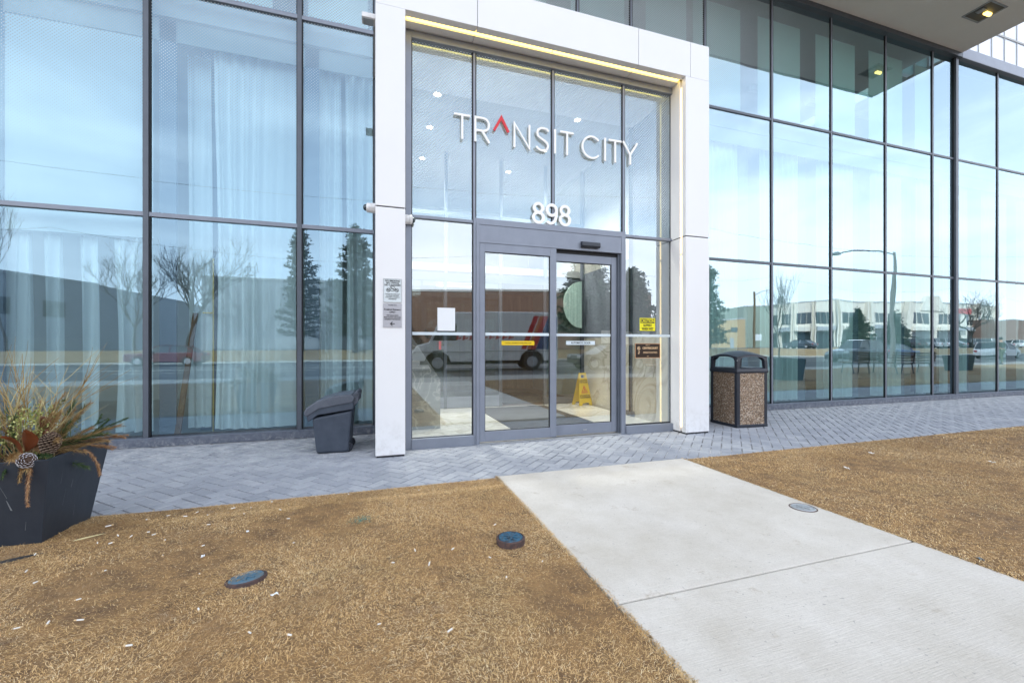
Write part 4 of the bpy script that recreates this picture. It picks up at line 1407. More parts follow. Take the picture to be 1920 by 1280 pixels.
# ================================================================== BINS
# wheeled grey bin seen side-on
wb = thing('wheeled_bin', 'grey plastic wheeled bin with sloping hinged lid left of the white column', 'bin', (-0.41, -0.84, 0.0), R(-3))
def body_ring(xf, xb, hw, z, zs=None):
    return [(xf, -hw, z), (xb, -hw, z if zs is None else zs), (xb, hw, z if zs is None else zs), (xf, hw, z)]
q = MB()
q.loft([body_ring(-.155, .155, .17, 0.0), body_ring(-.165, .165, .185, 0.03), body_ring(-.200, .200, .215, 0.39, 0.46)])
q.build('body', M['bin_grey'], wb, bevel=0.022, seg=3)
q = MB()
def colr(z0, z1, z2, d_):  # sloping collar following the lid line
    pass
pl = [(-.235, .355), (-.14, .425), (.215, .475), (.222, .555), (-.13, .50), (-.255, .425)]
q.prism(pl, 'y', -.232, .232)
q.build('collar', M['bin_grey'], wb, bevel=0.010)
q = MB()
pl = [(-.270, .425), (-.245, .415), (-.13, .490), (.205, .548), (.235, .60), (.195, .640), (.02, .625), (-.15, .575), (-.250, .505), (-.275, .460)]
q.prism(pl, 'y', -.245, .245)
q.build('lid', M['bin_grey_lid'], wb, bevel=0.020, seg=3)
q = MB()
for yy in (-.20, -.12, .08, .16):
    q.prism([(.205, .50), (.262, .55), (.272, .64), (.250, .668), (.215, .64), (.20, .58)], 'y', yy, yy + .035)
q.tube([(.252, -.235, .645), (.252, .235, .645)], .012, 10)
q.build('hinge', M['bin_grey_lid'], wb, bevel=0.004)
for yy in (-.15, .11):
    w_ = MB().cyl((.150, yy, .055), (.150, yy + .04, .055), .055, 24).build('wheel', M['black_plastic'], wb, bevel=0.006)
    MB().cyl((.150, yy - .003, .055), (.150, yy + .043, .055), .022, 16).build('hub', M['bin_grey'], w_)
MB().tube([(.150, -.13, .055), (.150, .13, .055)], .01, 8).build('axle', M['steel'], wb)
MB().box(-.262, -.250, -.03, .03, .400, .413).build('latch', M['paper'], wb)

# pebble clad receptacle
rc = thing('litter_receptacle', 'square black litter receptacle with tan pebble panels and domed hood', 'litter bin', (5.165, -1.00, 0.0), R(-3))
hw = 0.265
q = MB()
for sx in (-1, 1):
    for sy in (-1, 1):
        q = MB().box(sx * hw - .055 * (sx > 0), sx * hw + .055 * (sx < 0), sy * hw - .055 * (sy > 0), sy * hw + .055 * (sy < 0), 0.03, 0.80)
        q.build('corner_post', M['black_plastic'], rc, bevel=0.008)
MB().box(-hw - .004, hw + .004, -hw - .004, hw + .004, 0.0, 0.045).build('base', M['black_plastic'], rc, bevel=0.008)
MB().box(-.21, .21, -.21, .21, 0.05, 0.79).build('liner', M['gasket'], rc)
for k in range(4):
    o = MB().box(-hw + .055, hw - .055, -hw + .004, -hw + .03, 0.045, 0.775).build('pebble_panel', M['pebble'], rc)
    o.data.transform(Matrix.Rotation(R(90 * k), 4, 'Z'))
q = MB()
q.loft([[(sx * h_, sy * h_, z) for sx, sy in ((-1, -1), (1, -1), (1, 1), (-1, 1))] for h_, z in ((hw + .006, .775), (hw + .010, .80), (hw + .004, .835), (hw - .03, .85))])
q.build('rim', M['black_plastic'], rc, bevel=0.006)
# hood: four corner piers, arched lintels, domed top
q = MB()
h2 = hw + .004
for sx in (-1, 1):
    for sy in (-1, 1):
        def cr_(w, z, inn=0.0):
            o1 = h2 - inn
            return [(sx * o1, sy * o1, z), (sx * (o1 - w), sy * o1, z), (sx * (o1 - w), sy * (o1 - w), z), (sx * o1, sy * (o1 - w), z)]
        q = MB().loft([cr_(.050, .83), cr_(.056, .95, .003), cr_(.085, 1.0, .010)])
        q.build('hood_post', M['black_plastic'], rc, bevel=0.006)
q = MB()
n = 16
for k in range(4):
    rot = Matrix.Rotation(R(90 * k), 3, 'Z')
    lo_, hi_, lo2, hi2 = [], [], [], []
    for i in range(n + 1):
        u = -1 + 2 * i / n
        x = u * (h2 - .046)
        zb = .972 + .036 * (1 - abs(u) ** 3.2)
        zt = 1.010 + .030 * (1 - u * u)
        for L_, yy, zz_ in ((lo_, -h2 + .004, zb), (hi_, -h2 + .012, zt), (lo2, -h2 + .05, zb), (hi2, -h2 + .05, zt)):
            L_.append(rot @ Vector((x, yy, zz_)))
    for i in range(n):
        for A_, B_ in ((lo_, hi_), (hi_, hi2), (hi2, lo2), (lo2, lo_)):
            q.add([A_[i], A_[i + 1], B_[i + 1], B_[i]], [(0, 1, 2, 3)])
q.build('hood_arch', M['black_plastic'], rc, smooth=True)
q = MB()
N_ = 20
vs = []
for j in range(N_ + 1):
    for i in range(N_ + 1):
        u, v = -1 + 2 * i / N_, -1 + 2 * j / N_
        x, y = u * (h2 - .008), v * (h2 - .008)
        z = 1.005 + .030 * (1 - u * u) + .030 * (1 - v * v) + .028 * (1 - u * u) * (1 - v * v)
        vs.append((x, y, z))
m_ = len(vs)
vs += [(x, y, z - .02) for x, y, z in vs]
fs = []
W_ = N_ + 1
for j in range(N_):
    for i in range(N_):
        a_ = j * W_ + i
        fs += [(a_, a_ + 1, a_ + W_ + 1, a_ + W_), (m_ + a_, m_ + a_ + W_, m_ + a_ + W_ + 1, m_ + a_ + 1)]
bd = [i for i in range(W_)] + [j * W_ + N_ for j in range(1, W_)] + [N_ * W_ + i for i in range(N_ - 1, -1, -1)] + [j * W_ for j in range(N_ - 1, 0, -1)]
fs += [(bd[i], m_ + bd[i], m_ + bd[(i + 1) % len(bd)], bd[(i + 1) % len(bd)]) for i in range(len(bd))]
q.add(vs, fs)
q.build('hood', M['black_plastic'], rc, smooth=True)
MB().box(-hw - .006, -hw + .0, -hw - .006, -hw, .945, .965).build('lock_plate', M['steel'], rc)

# ================================================================== PLANTER
def planter(label, x, y, rz, top=0.29, bot=0.215, h=0.53):
    t_ = thing('planter', label, 'planter', (x, y, 0.0), rz)
    q = MB()
    rg = lambda r, z: [(-r, -r, z), (r, -r, z), (r, r, z), (-r, r, z)]
    q.loft([rg(bot, 0.0), rg(top, h), rg(top - .022, h), rg(top - .032, h - .10), rg(top - .034, h - .101)], caps=True)
    q.build('pot', M['planter'], t_, bevel=0.004)
    MB().box(-top + .04, top - .04, -top + .04, top - .04, h - .10, h - .06).build('soil', M['soil'], t_)
    return t_
pt_ = planter('tapered dark resin planter holding a dried winter arrangement', -1.985, -2.70, 0.0)
q = MB()
def scuffs(q, face, pts):
    for (u, v, l_, w_, a_) in pts:
        q = MB()
        zz_ = v
        rr = .215 + (.29 - .215) * (v / .53) + .0012
        du, dv = math.cos(a_) * l_, math.sin(a_) * l_
        rr2 = .215 + (.29 - .215) * ((v + dv) / .53) + .0012
        if face == 'f':
            q.add([(u, -rr, v), (u + w_, -rr, v), (u + w_ * .4 + du, -rr2, v + dv), (u + du, -rr2, v + dv)], [(0, 1, 2, 3)])
        else:
            q.add([(rr, u, v), (rr, u + w_, v), (rr2, u + w_ * .4 + du, v + dv), (rr2, u + du, v + dv)], [(0, 1, 2, 3)])
        q.build('scuff_mark', M['scuff'], pt_, fix=False)
scuffs(q, 'f', [(.02, .20, .22, .003, 1.65), (.11, .26, .06, .008, 1.8), (.10, .33, .12, .002, 1.9), (.16, .14, .05, .002, 1.4), (.18, .30, .02, .003, .2)])
scuffs(q, 'r', [(-.05, .31, .05, .004, 1.4), (-.10, .22, .10, .0015, 1.5), (.02, .12, .07, .002, 1.6), (-.15, .36, .09, .0015, 1.6), (.08, .24, .015, .004, .3)])

ar = thing('winter_arrangement', 'dried pine sprays, twigs, cones and bronze leaves filling the dark planter', 'plant arrangement', (-1.985, -2.70, 0.46))
def curve_pts(p0, d0, L, n=8, droop=0.0, wob=0.15, rg=random):
    p, d_ = Vector(p0), Vector(d0).normalized()
    out = [p.copy()]
    ax = Vector((rg.uniform(-1, 1), rg.uniform(-1, 1), rg.uniform(-.3, .3)))
    for i in range(n):
        d_ = (d_ + Vector((0, 0, -droop / n)) + ax * (wob / n) + Vector((rg.gauss(0, .03), rg.gauss(0, .03), rg.gauss(0, .03)))).normalized()
        p = p + d_ * (L / n)
        out.append(p.copy())
    return out
def spray(p0, d0, L, m, nl=0.035, dens=260, droop=.5, sweep=.9, thick=.0009, name='pine_spray', side=0):
    pts = curve_pts(p0, d0, L, 10, droop)
    q = MB()
    q.tube(pts, [.0028 * (1 - .7 * i / 10) for i in range(11)], 5)
    N_ = int(dens * L / .3)
    branches = [(pts, 1.0, 0.15)]
    for k in range(side):
        i = random.randint(3, 7)
        dd = (pts[i + 1] - pts[i]).normalized()
        sd = (dd + Vector((random.gauss(0, .6), random.gauss(0, .6), random.gauss(0, .3)))).normalized()
        sp_ = curve_pts(pts[i], sd, L * .35, 6, droop)
        q.tube(sp_, [.0016] * 7, 4)
        branches.append((sp_, .85, 0.0))
    for (bp, sc_, st) in branches:
        n_ = int(N_ * (len(bp) / 11))
        for _ in range(n_):
            t = st + (1 - st) * random.random() ** .9
            f = t * (len(bp) - 1)
            i = min(int(f), len(bp) - 2)
            P0 = bp[i].lerp(bp[i + 1], f - i)
            dr = (bp[i + 1] - bp[i]).normalized()
            o_ = dr.orthogonal().normalized()
            o_.rotate(Matrix.Rotation(random.uniform(0, 2 * math.pi), 3, dr))
            nd = (dr * sweep + o_ * random.uniform(.5, 1.0)).normalized()
            ln = nl * sc_ * random.uniform(.6, 1.15) * (1 - .35 * t)
            w_ = dr.cross(nd).normalized() * thick
            mid = P0 + nd * ln * .55 + Vector((0, 0, -.0015))
            end = P0 + nd * ln + Vector((0, 0, -.004))
            q.add([P0 - w_, P0 + w_, mid + w_, end, mid - w_], [(0, 1, 2, 3, 4)])
    return q.build(name, m, ar, shade=True, fix=False)
def twig(p0, d0, L, r, m, forks=2, name='twig'):
    q = MB()
    pts = curve_pts(p0, d0, L, 9, 0.0, .8)
    q.tube(pts, [r * (1 - .75 * i / 9) for i in range(10)], 6)
    for k in range(forks + 1):
        i = random.randint(3, 7)
        dd = (pts[i + 1] - pts[i]).normalized()
        sd = (dd + Vector((random.gauss(0, .45), random.gauss(0, .45), .1))).normalized()
        sp_ = curve_pts(pts[i], sd, L * random.uniform(.25, .5), 6, -.1, .3)
        q.tube(sp_, [r * .55 * (1 - .7 * j / 6) for j in range(7)], 5)
    q.build(name, m, ar, fix=False, smooth=True)
rs = random.Random(4)
random.seed(21)
# upright twigs
for k in range(30):
    a = random.uniform(0, 2 * math.pi)
    r0 = random.uniform(0, .14)
    lean = random.uniform(.05, .55)
    az = random.uniform(0, 2 * math.pi)
    L_ = random.uniform(.45, .86) * (1 if k % 3 else .8)
    twig((r0 * math.cos(a), r0 * math.sin(a), 0.0), (lean * math.cos(az), lean * math.sin(az), 1), L_, random.uniform(.0022, .0042), M['twig'] if k % 3 else M['twig_pale'], 3)
# pale thin stems reaching out
for k in range(12):
    az = random.uniform(-1.2, 1.2) if k % 2 else random.uniform(0, 6.28)
    twig((.08 * math.cos(az), .08 * math.sin(az), .03), (math.cos(az) * .8, math.sin(az) * .8, 1), random.uniform(.35, .55), .0016, M['twig_pale'], 1, 'pale_stem')
# dense dried sprays filling the pot
for k in range(46):
    az = 2 * math.pi * k / 46 + random.uniform(-.2, .2)
    el = random.uniform(.10, 1.25)
    r0 = random.uniform(.04, .20)
    L_ = random.uniform(.17, .33)
    mm = [M['dry'], M['green'], M['dry'], M['dry'], M['green'], M['ochre']][k % 6]
    spray((r0 * math.cos(az), r0 * math.sin(az), random.uniform(.0, .08)), (math.cos(az), math.sin(az), el), L_, mm, random.uniform(.04, .07), 230, .55, 1.1, .0008)
for k in range(30):
    az = random.uniform(0, 6.28)
    r0 = random.uniform(0, .17)
    spray((r0 * math.cos(az), r0 * math.sin(az), random.uniform(.04, .10)), (math.cos(az) * .5, math.sin(az) * .5, 1), random.uniform(.20, .36), [M['dry'], M['green'], M['dry']][k % 3], .06, 240, .25, 1.3, .0008)
# long arms towards the window on the right, seen against the glass
spray((.16, .12, .09), (1, .25, .42), .30, M['green'], .030, 520, .15, .9, .0009, 'fir_branch', 2)
spray((.15, .16, .08), (1, .35, .20), .27, M['ochre'], .032, 330, .20, 1.0, .0008, 'fir_branch', 2)
spray((.17, .06, .07), (1, .15, .18), .24, M['ochre'], .035, 330, .45, 1.0, .0008, 'fir_branch', 1)
spray((.14, .18, .10), (.8, .5, .9), .20, M['green'], .026, 420, .10, .9, .0009, 'fir_branch', 1)
spray((.06, .0, .13), (.35, -.2, 1.2), .16, M['ochre'], .032, 420, .0, 1.2, .0010, 'fir_branch')
# drooping sprigs over the rim
spray((.15, -.20, .085), (.35, -1.0, .35), .18, M['dry'], .030, 420, 2.6, .9, .0011, 'drooping_sprig')
spray((.21, -.235, .065), (.10, -1.0, -.1), .26, M['ochre'], .024, 420, 3.2, .7, .0012, 'drooping_sprig')
spray((.24, .02, .065), (1.0, -.1, .25), .24, M['ochre'], .028, 480, 2.9, .8, .0012, 'drooping_sprig')
spray((.12, -.24, .06), (-.2, -1.0, .0), .10, M['green'], .024, 420, 1.8, .8, .0010, 'drooping_sprig')
# box foliage
for k in range(26):
    q = MB()
    az, r0 = random.uniform(0, 6.28), random.uniform(.06, .23)
    c = Vector((r0 * math.cos(az), r0 * math.sin(az), random.uniform(.09, .30)))
    for _ in range(34):
        p_ = c + Vector((random.gauss(0, .022), random.gauss(0, .022), random.gauss(0, .03)))
        a_ = Vector((random.gauss(0, 1), random.gauss(0, 1), random.gauss(.6, 1))).normalized()
        b_ = a_.orthogonal().normalized()
        l_ = random.uniform(.010, .018)
        q.add([p_, p_ + a_ * l_ * .5 + b_ * l_ * .32, p_ + a_ * l_, p_ + a_ * l_ * .5 - b_ * l_ * .32], [(0, 1, 2, 3)])
    q.tube([c + Vector((0, 0, -.06)), c, c + Vector((.004, .002, .03))], .0015, 4)
    q.build('box_leaves', M['yellowgreen'], ar, shade=True, fix=False)
# bronze magnolia leaves
def bigleaf(c, rot, L_=.13, w=.045):
    q = MB()
    vs = []
    for i in range(9):
        t = i / 8
        ww = w * math.sin(math.pi * min(1, t * .95 + .04)) ** .8
        for j, s in enumerate((-1, -.5, 0, .5, 1)):
            vs.append(Vector((s * ww, t * L_, .012 * abs(s) + .03 * math.sin(2.6 * t))))
    vs = [Euler(rot).to_matrix() @ v_ + Vector(c) for v_ in vs]
    q.add(vs, [(i * 5 + j, i * 5 + j + 1, i * 5 + j + 6, i * 5 + j + 5) for i in range(8) for j in range(4)])
    q.build('bronze_leaf', M['magnolia'], ar, smooth=True, fix=False)
bigleaf((.12, -.20, .08), (.9, .3, 2.2), .14, .05)
bigleaf((.12, -.17, .10), (1.2, -.2, 2.9))
bigleaf((.12, -.05, .17), (1.0, .5, 1.2), .12)
bigleaf((.19, -.14, .11), (1.3, .1, 1.4), .10)
# cones
def pinecone(c, axis, L_, r, tip, n=90, nm='pine_cone'):
    q = MB()
    ax = Vector(axis).normalized()
    u0 = ax.orthogonal().normalized()
    v0 = ax.cross(u0)
    for i in range(n):
        t = (i + .5) / n
        rr = r * math.sin(math.pi * (0.12 + .80 * t)) ** .8
        a_ = i * 2.39996
        rad_ = u0 * math.cos(a_) + v0 * math.sin(a_)
        tan_ = ax.cross(rad_)
        base = Vector(c) + ax * (L_ * t)
        out = rad_ * rr + ax * (rr * .35)
        w = .0075 * (r / .03) * (1.15 - .5 * t)
        i0, i1 = base + rad_ * rr * .25, base + out
        th_ = ax * .0016
        q.add([i0 - tan_ * w * .4 - th_, i0 + tan_ * w * .4 - th_, i1 + tan_ * w - th_, i1 - tan_ * w - th_,
               i0 - tan_ * w * .4 + th_, i0 + tan_ * w * .4 + th_, i1 + tan_ * w + th_, i1 - tan_ * w + th_],
              [(0, 1, 2, 3), (7, 6, 5, 4), (0, 4, 5, 1), (1, 5, 6, 2), (3, 7, 4, 0)], 0)
        e1 = i1 + rad_ * .0022
        q.add([i1 + tan_ * w - th_ * 1.4, e1 + ax * .0016, i1 + tan_ * w + th_ * 1.6, i1 - tan_ * w + th_ * 1.6, i1 - tan_ * w - th_ * 1.4], [(0, 1, 2, 3, 4)], 1)
    q.tube([Vector(c), Vector(c) + ax * L_], [r * .35, r * .2], 8, 0)
    o = q.build(nm, [M['cone'], tip], ar, fix=False)
    return o
pinecone((.22, -.17, .075), (.22, -.1, 1.0), .125, .046, M['teeth'], 130)
pinecone((.17, -.262, .055), (.65, -.6, .45), .060, .040, M['snow'], 80)

# ================================================================== LAWN DETAILS
def valve(label, x, y, z, r, tilt, mtop):
    t_ = thing('valve_cap', label, 'valve cap', (x, y, z), random.uniform(0, 6))
    t_.rotation_euler = (tilt[0], tilt[1], random.uniform(0, 6))
    MB().lathe([(r * .98, -.05), (r, -.002), (r * .99, .004), (r * .90, .008), (r * .88, .002), (r * .2, .001)], (0, 0, 0), 40).build('rim', M['rust'], t_, smooth=True)
    q = MB()
    q.lathe([(r * .84, -.004), (r * .84, .006), (r * .80, .009), (r * .74, .009), (r * .72, .006), (r * .1, .007)], (0, 0, 0), 40)
    ribs = []
    for k in range(3):
        a_ = k * 2.1
        q.box(-r * .5, r * .5, -.006, .006, .006, .0105 + .0006 * k, 0, Matrix.Rotation(a_, 4, 'Z'))
    q.build('lid', mtop, t_, smooth=True)
    return t_
valve('round rusty valve cap with chipped blue paint standing proud of the grass near the path', 0.749, -3.67, 0.055, .082, (0, 0), M['cap_paint'])
valve('round pale blue valve cap tilted in the open grass', -0.587, -3.63, 0.026, .090, (R(-5), R(-6)), M['cap_paint_pale'])
valve('flat round metal cap set flush in the right edge of the concrete path', 2.86, -3.79, 0.0215, .088, (0, 0), M['steel'])
q = MB()
for _ in range(150):
    x, y = -.075 + random.gauss(0, .038), -3.09 + random.gauss(0, .032)
    a_ = random.uniform(0, 6.28)
    l_ = random.uniform(.012, .03)
    z_ = lawn_z(x, y) + random.uniform(.006, .02)
    q.add([(x, y, z_), (x + .0025, y + .001, z_), (x + l_ * math.cos(a_), y + l_ * math.sin(a_), z_ + .006)], [(0, 1, 2)])
tag(q.build('painted_grass', M['teal'], None, fix=False), 'small tuft of grass sprayed teal with marking paint', 'painted grass', kind='stuff')
# litter
def butt(x, y, rz, s=1.0, filt=True, z=None):
    o_ = MB().tube([(-.012, 0, 0), (.016, 0, 0)], .0038, 8).build('cigarette_butt', M['butt'], None)
    MB().tube([(.0165, 0, 0), (.028, 0, 0)], .0040, 8).build('filter', M['butt_f'] if filt else M['butt'], o_)
    o_.location = (x, y, z)
    o_.rotation_euler = (0, random.gauss(0, .12), rz)
    o_.scale = (s, s, s)
    return tag(o_, 'white cigarette butt lying on the dry grass', 'cigarette butt', 'cigarette butts scattered over the lawn')
spots = [(-1.52,-2.78),(-1.36,-2.72),(-1.30,-2.66),(-1.22,-2.70),(-1.12,-2.64),(-1.05,-2.68),(-0.93,-2.62),(-1.42,-2.92),(-1.35,-2.98),(-1.28,-2.90),(-1.20,-2.96),(-1.46,-3.02),
         (-1.38,-3.08),(-1.16,-3.05),(-0.98,-2.88),(-0.86,-2.78),(-0.78,-2.66),(-1.60,-3.30),(-1.48,-3.45),(-1.25,-3.38),(-1.05,-3.28),(-0.92,-3.18),(-0.62,-2.70),(-0.50,-2.94),
         (-1.18,-3.62),(-1.32,-3.78),(-1.22,-3.80),(-1.14,-3.84),(-0.80,-3.55),(-0.45,-3.30),(0.10,-3.72),(0.30,-3.80),(0.42,-3.66),(0.20,-3.60),(0.55,-3.84),(-0.40,-4.10),
         (-0.30,-4.14),(0.02,-4.22),(0.62,-4.05),(0.30,-4.32),(-0.68,-2.56),(0.34,-2.60),(-0.16,-2.56),(0.80,-3.98),(-1.66,-3.12),(-0.70,-3.90),(-0.86,-4.05),(0.72,-3.45)]
b0 = None
for i, (x, y) in enumerate(spots):
    x += random.gauss(0, .02)
    y += random.gauss(0, .02)
    z = lawn_z(x, y) + .018
    rz = random.uniform(0, 6.28)
    if b0 is None:
        b0 = butt(x, y, rz, 1.0, True, z)
    else:
        c = dup(b0, (x, y, z), None)
        c.rotation_euler = (0, random.gauss(0, .12), rz)
        s = random.uniform(.65, .95)
        c.scale = (s * random.uniform(.5, 1.0), s, s)
def scrap(x, y, s, label, m=M['paper'], on=None):
    q = MB()
    vs = []
    for j in range(5):
        for i in range(5):
            vs.append((s * (i / 4 - .5) * random.uniform(.8, 1.2), s * .6 * (j / 4 - .5) * random.uniform(.8, 1.2), .012 * random.random() * s / .04))
    q.add(vs, [(j * 5 + i, j * 5 + i + 1, j * 5 + i + 6, j * 5 + i + 5) for j in range(4) for i in range(4)])
    o_ = q.build('paper_scrap', m, None, fix=False, smooth=True)
    o_.location = (x, y, (lawn_z(x, y) + .016) if on is None else on)
    o_.rotation_euler = (0, 0, random.uniform(0, 6))
    return tag(o_, label, 'litter')
scrap(-0.42, -3.86, .030, 'crumpled white tissue scrap on the grass below the tilted cap')
scrap(-0.86, -3.34, .028, 'grey crumpled wrapper on the grass left of the tilted cap')
scrap(-0.72, -3.06, .024, 'small white scrap on the grass above the tilted cap')
scrap(4.9, -2.95, .05, 'white leaf sized scrap on the right lawn near the paving', M['butt'])
scrap(4.1, -3.25, .05, 'white scrap on the right lawn beside the path', M['butt'])
scrap(5.6, -3.55, .05, 'white scrap far out on the right lawn', M['butt'])
scrap(3.05, -4.62, .03, 'dark fleck of litter on the near concrete slab', M['cap_paint_pale'], .028)
lf = MB()
pts = curve_pts((0, 0, 0), (1, .5, .1), .22, 8, .1, .2)
lf.tube(pts, [.004, .010, .016, .018, .018, .016, .012, .007, .002], 5)
lo = lf.build('dark_piece', M['gasket'], None, fix=False)  # flattened dark tube lying on the lawn
lo.location = (-1.86, -3.18, .055)
lo.scale = (1, 1, .5)
tag(lo, 'thin dark curved piece lying on the grass at the foot of the planter', 'twig')
tw = MB().tube(curve_pts((0, 0, 0), (1, .6, .0), .13, 6, 0, .2), [.002, .005, .006, .005, .004, .003, .001], 5).build('straw', M['twig_pale'], None, fix=False)
tw.location = (-1.62, -2.93, .05)
tag(tw, 'curved pale straw on the grass right of the planter', 'straw')

# ================================================================== TOWER BEHIND (top right corner)
tw_ = thing('tower_block', 'tall tower with white panels and dark green windows rising behind the roof edge', 'building', (38.0, 12.0, 0))
MB().box(0, 25, 0, 20, 0, 60).build('wall', M['tower_white'], tw_)
for k in range(12):
    for z in range(4, 58, 4):
        pass
q = MB()
for z in np.arange(2, 58, 3.0):
    q.box(-.03, 25.03, -.06, -.02, z, z + .12)
for x in np.arange(0, 25, 1.5):
    q.box(x, x + .08, -.05, -.02, 0, 60)
q.build('panel_joint', M['greywall2'], tw_)
q = MB()
q.box(-6, 0, 2, 20, 0, 60)
q.build('window_wall', mat('tower_glass', (0.06, 0.14, 0.15), 0.12, spec=0.8), tw_)
q = MB()
for z in np.arange(2, 58, 3.0):
    q.box(-6.05, 0, 1.9, 2.0, z, z + .25)
for x in np.arange(-6, 0.1, 1.5):
    q.box(x - .06, x + .06, 1.88, 2.0, 0, 60)
q.build('mullion', M['alu_dark'], tw_)
# ================================================================== ACROSS THE ROAD (seen mirrored in the glass)
GB = 0.9
def block(name, label, pts, h, m, depth=None, z0=GB, coping=M['greywall2']):
    """front wall line pts (left to right seen from the facade), extruded away from the road"""
    t_ = thing(name, label, 'building', (pts[0][0], pts[0][1], z0))
    ox, oy = pts[0]
    back = [(x - ox, (depth if depth else y - 22) - oy) for x, y in reversed(pts)]
    poly = [(x - ox, y - oy) for x, y in pts] + back
    MB().prism(poly, 'z', 0, h - z0).build('wall', m, t_)
    q = MB()
    for (a, c) in zip(pts[:-1], pts[1:]):
        A_, C_ = Vector((a[0] - ox, a[1] - oy)), Vector((c[0] - ox, c[1] - oy))
        d_ = (C_ - A_).normalized()
        n_ = Vector((-d_.y, d_.x))
        if n_.y < 0:
            n_ = -n_
        v = [A_ + n_ * .06, C_ + n_ * .06, C_ - n_ * .3, A_ - n_ * .3]
        q.loft([[(p_.x, p_.y, h - z0 - .12) for p_ in v], [(p_.x, p_.y, h - z0 + .12) for p_ in v]])
    q.build('coping', coping, t_)
    return t_
def on_wall(t_, A_, C_, u0, u1, z0, z1, nm, m, off=.04, th=.06, inset=0.0):
    """panel on the wall between world points A_ and C_, u as a fraction along it"""
    A2, C2 = Vector(A_), Vector(C_)
    d_ = (C2 - A2)
    n_ = Vector((-d_.y, d_.x)).normalized()
    if n_.y < 0:
        n_ = -n_
    o2 = Vector((t_.location.x, t_.location.y))
    p0, p1 = A2 + d_ * u0 - o2, A2 + d_ * u1 - o2
    zb = t_.location.z
    ring = [p0 + n_ * off, p1 + n_ * off, p1 + n_ * (off - th - .02), p0 + n_ * (off - th - .02)]
    dd = d_.normalized() * inset
    ring2 = [ring[0] + dd, ring[1] - dd, ring[2] - dd, ring[3] + dd]
    return MB().loft([[(p_.x, p_.y, z0 - zb) for p_ in ring], [(p_.x, p_.y, z1 - zb) for p_ in ring2]]).build(nm, m, t_)

A = block('warehouse', 'dark grey warehouse angled away at the far left across the road', [(-44.5, -34.6 - 4.9), (-36.3, -39.52), (-29.9, -55.2)], 8.4, M['greywall'], -100)
for f in (.12, .40, .68):
    on_wall(A, (-36.3, -39.52), (-29.9, -55.2), f, f + .12, 4.4, 6.0, 'window', M['winglass'])
on_wall(A, (-36.3, -39.52), (-29.9, -55.2), 0, 1, .9, 2.2, 'plinth', M['greywall2'])
Bd = block('warehouse', 'second grey warehouse behind the leftmost one across the road', [(-30.5, -60), (-28.6, -75)], 8.4, M['greywall2'], -110)
on_wall(Bd, (-30.5, -60), (-28.6, -75), .1, .5, 1.0, 4.0, 'loading_door', M['greywall'])
C_ = block('warehouse', 'long flat roofed grey warehouse behind the two pines', [(-15.1, -40.7), (1.04, -40.0)], 7.7, M['greywall'])
on_wall(C_, (-15.1, -40.7), (1.04, -40.0), .0, 1., 1.0, 2.0, 'plinth', M['greywall2'])
lg = MB()
for x in (-.3, .3):
    lg.tube([(x, 0, 0), (x, 0, 8.9 - .9), (x, -.6, 9.3 - .9), (x, -1.1, 8.6 - .9)], .03, 6)
for z in np.arange(.5, 8, .35):
    lg.tube([(-.3, 0, z), (.3, 0, z)], .018, 5)
for z in np.arange(3, 8.5, .8):
    lg.tube([(-.3, 0, z), (-.4, .5, z), (0, .75, z), (.4, .5, z), (.3, 0, z)], .018, 5)
o = lg.build('roof_ladder', M['steel'])
o.location = (-10.9, -40.3, .9)
tag(o, 'caged steel roof ladder on the grey warehouse wall', 'ladder')
D_ = block('brick_building', 'long brown brick building behind the white delivery van', [(2.4, -48.8), (20.5, -44.5), (33.0, -41.5)], 7.9, M['brick'])
on_wall(D_, (2.4, -48.8), (20.5, -44.5), .55, .60, .9, 3.2, 'door', M['greywall'])
tn = block('tan_building', 'small tan stucco building between the pine and the pale showroom', [(67.7, -64.9), (73.2, -63.1)], 7.0, M['tan'], -80)
on_wall(tn, (67.7, -64.9), (73.2, -63.1), .5, .72, 4.3, 5.3, 'window', M['winglass'])
on_wall(tn, (67.7, -64.9), (73.2, -63.1), .45, .60, .9, 3.1, 'door', M['greywall'])
SC = 1.35
def sz(z):
    return 1.15 + (z - 1.15) * SC
cr_pts = [(63.2, -48.3), (62.6, -45.6), (62.6, -43.2), (63.3, -40.9), (65.2, -39.4), (70.4, -38.3), (78.5, -37.9), (88.8, -37.2), (97.0, -38.2), (105.4, -39.8)]
cr_pts = [(x * SC, 6 - (6 - y) * SC) for x, y in cr_pts]
gb = block('grey_hall', 'grey green rendered hall left of the cream showroom', [(80.2, -70.3), (85.2, -67.6)], sz(8.0), mat('grey_green_render', (0.30, 0.35, 0.30), 0.85, var=.08, scale=.5), -105)
cs = block('showroom', 'cream curved showroom with slanted pillars and dark window bands', cr_pts, sz(8.0), M['cream'], -105)
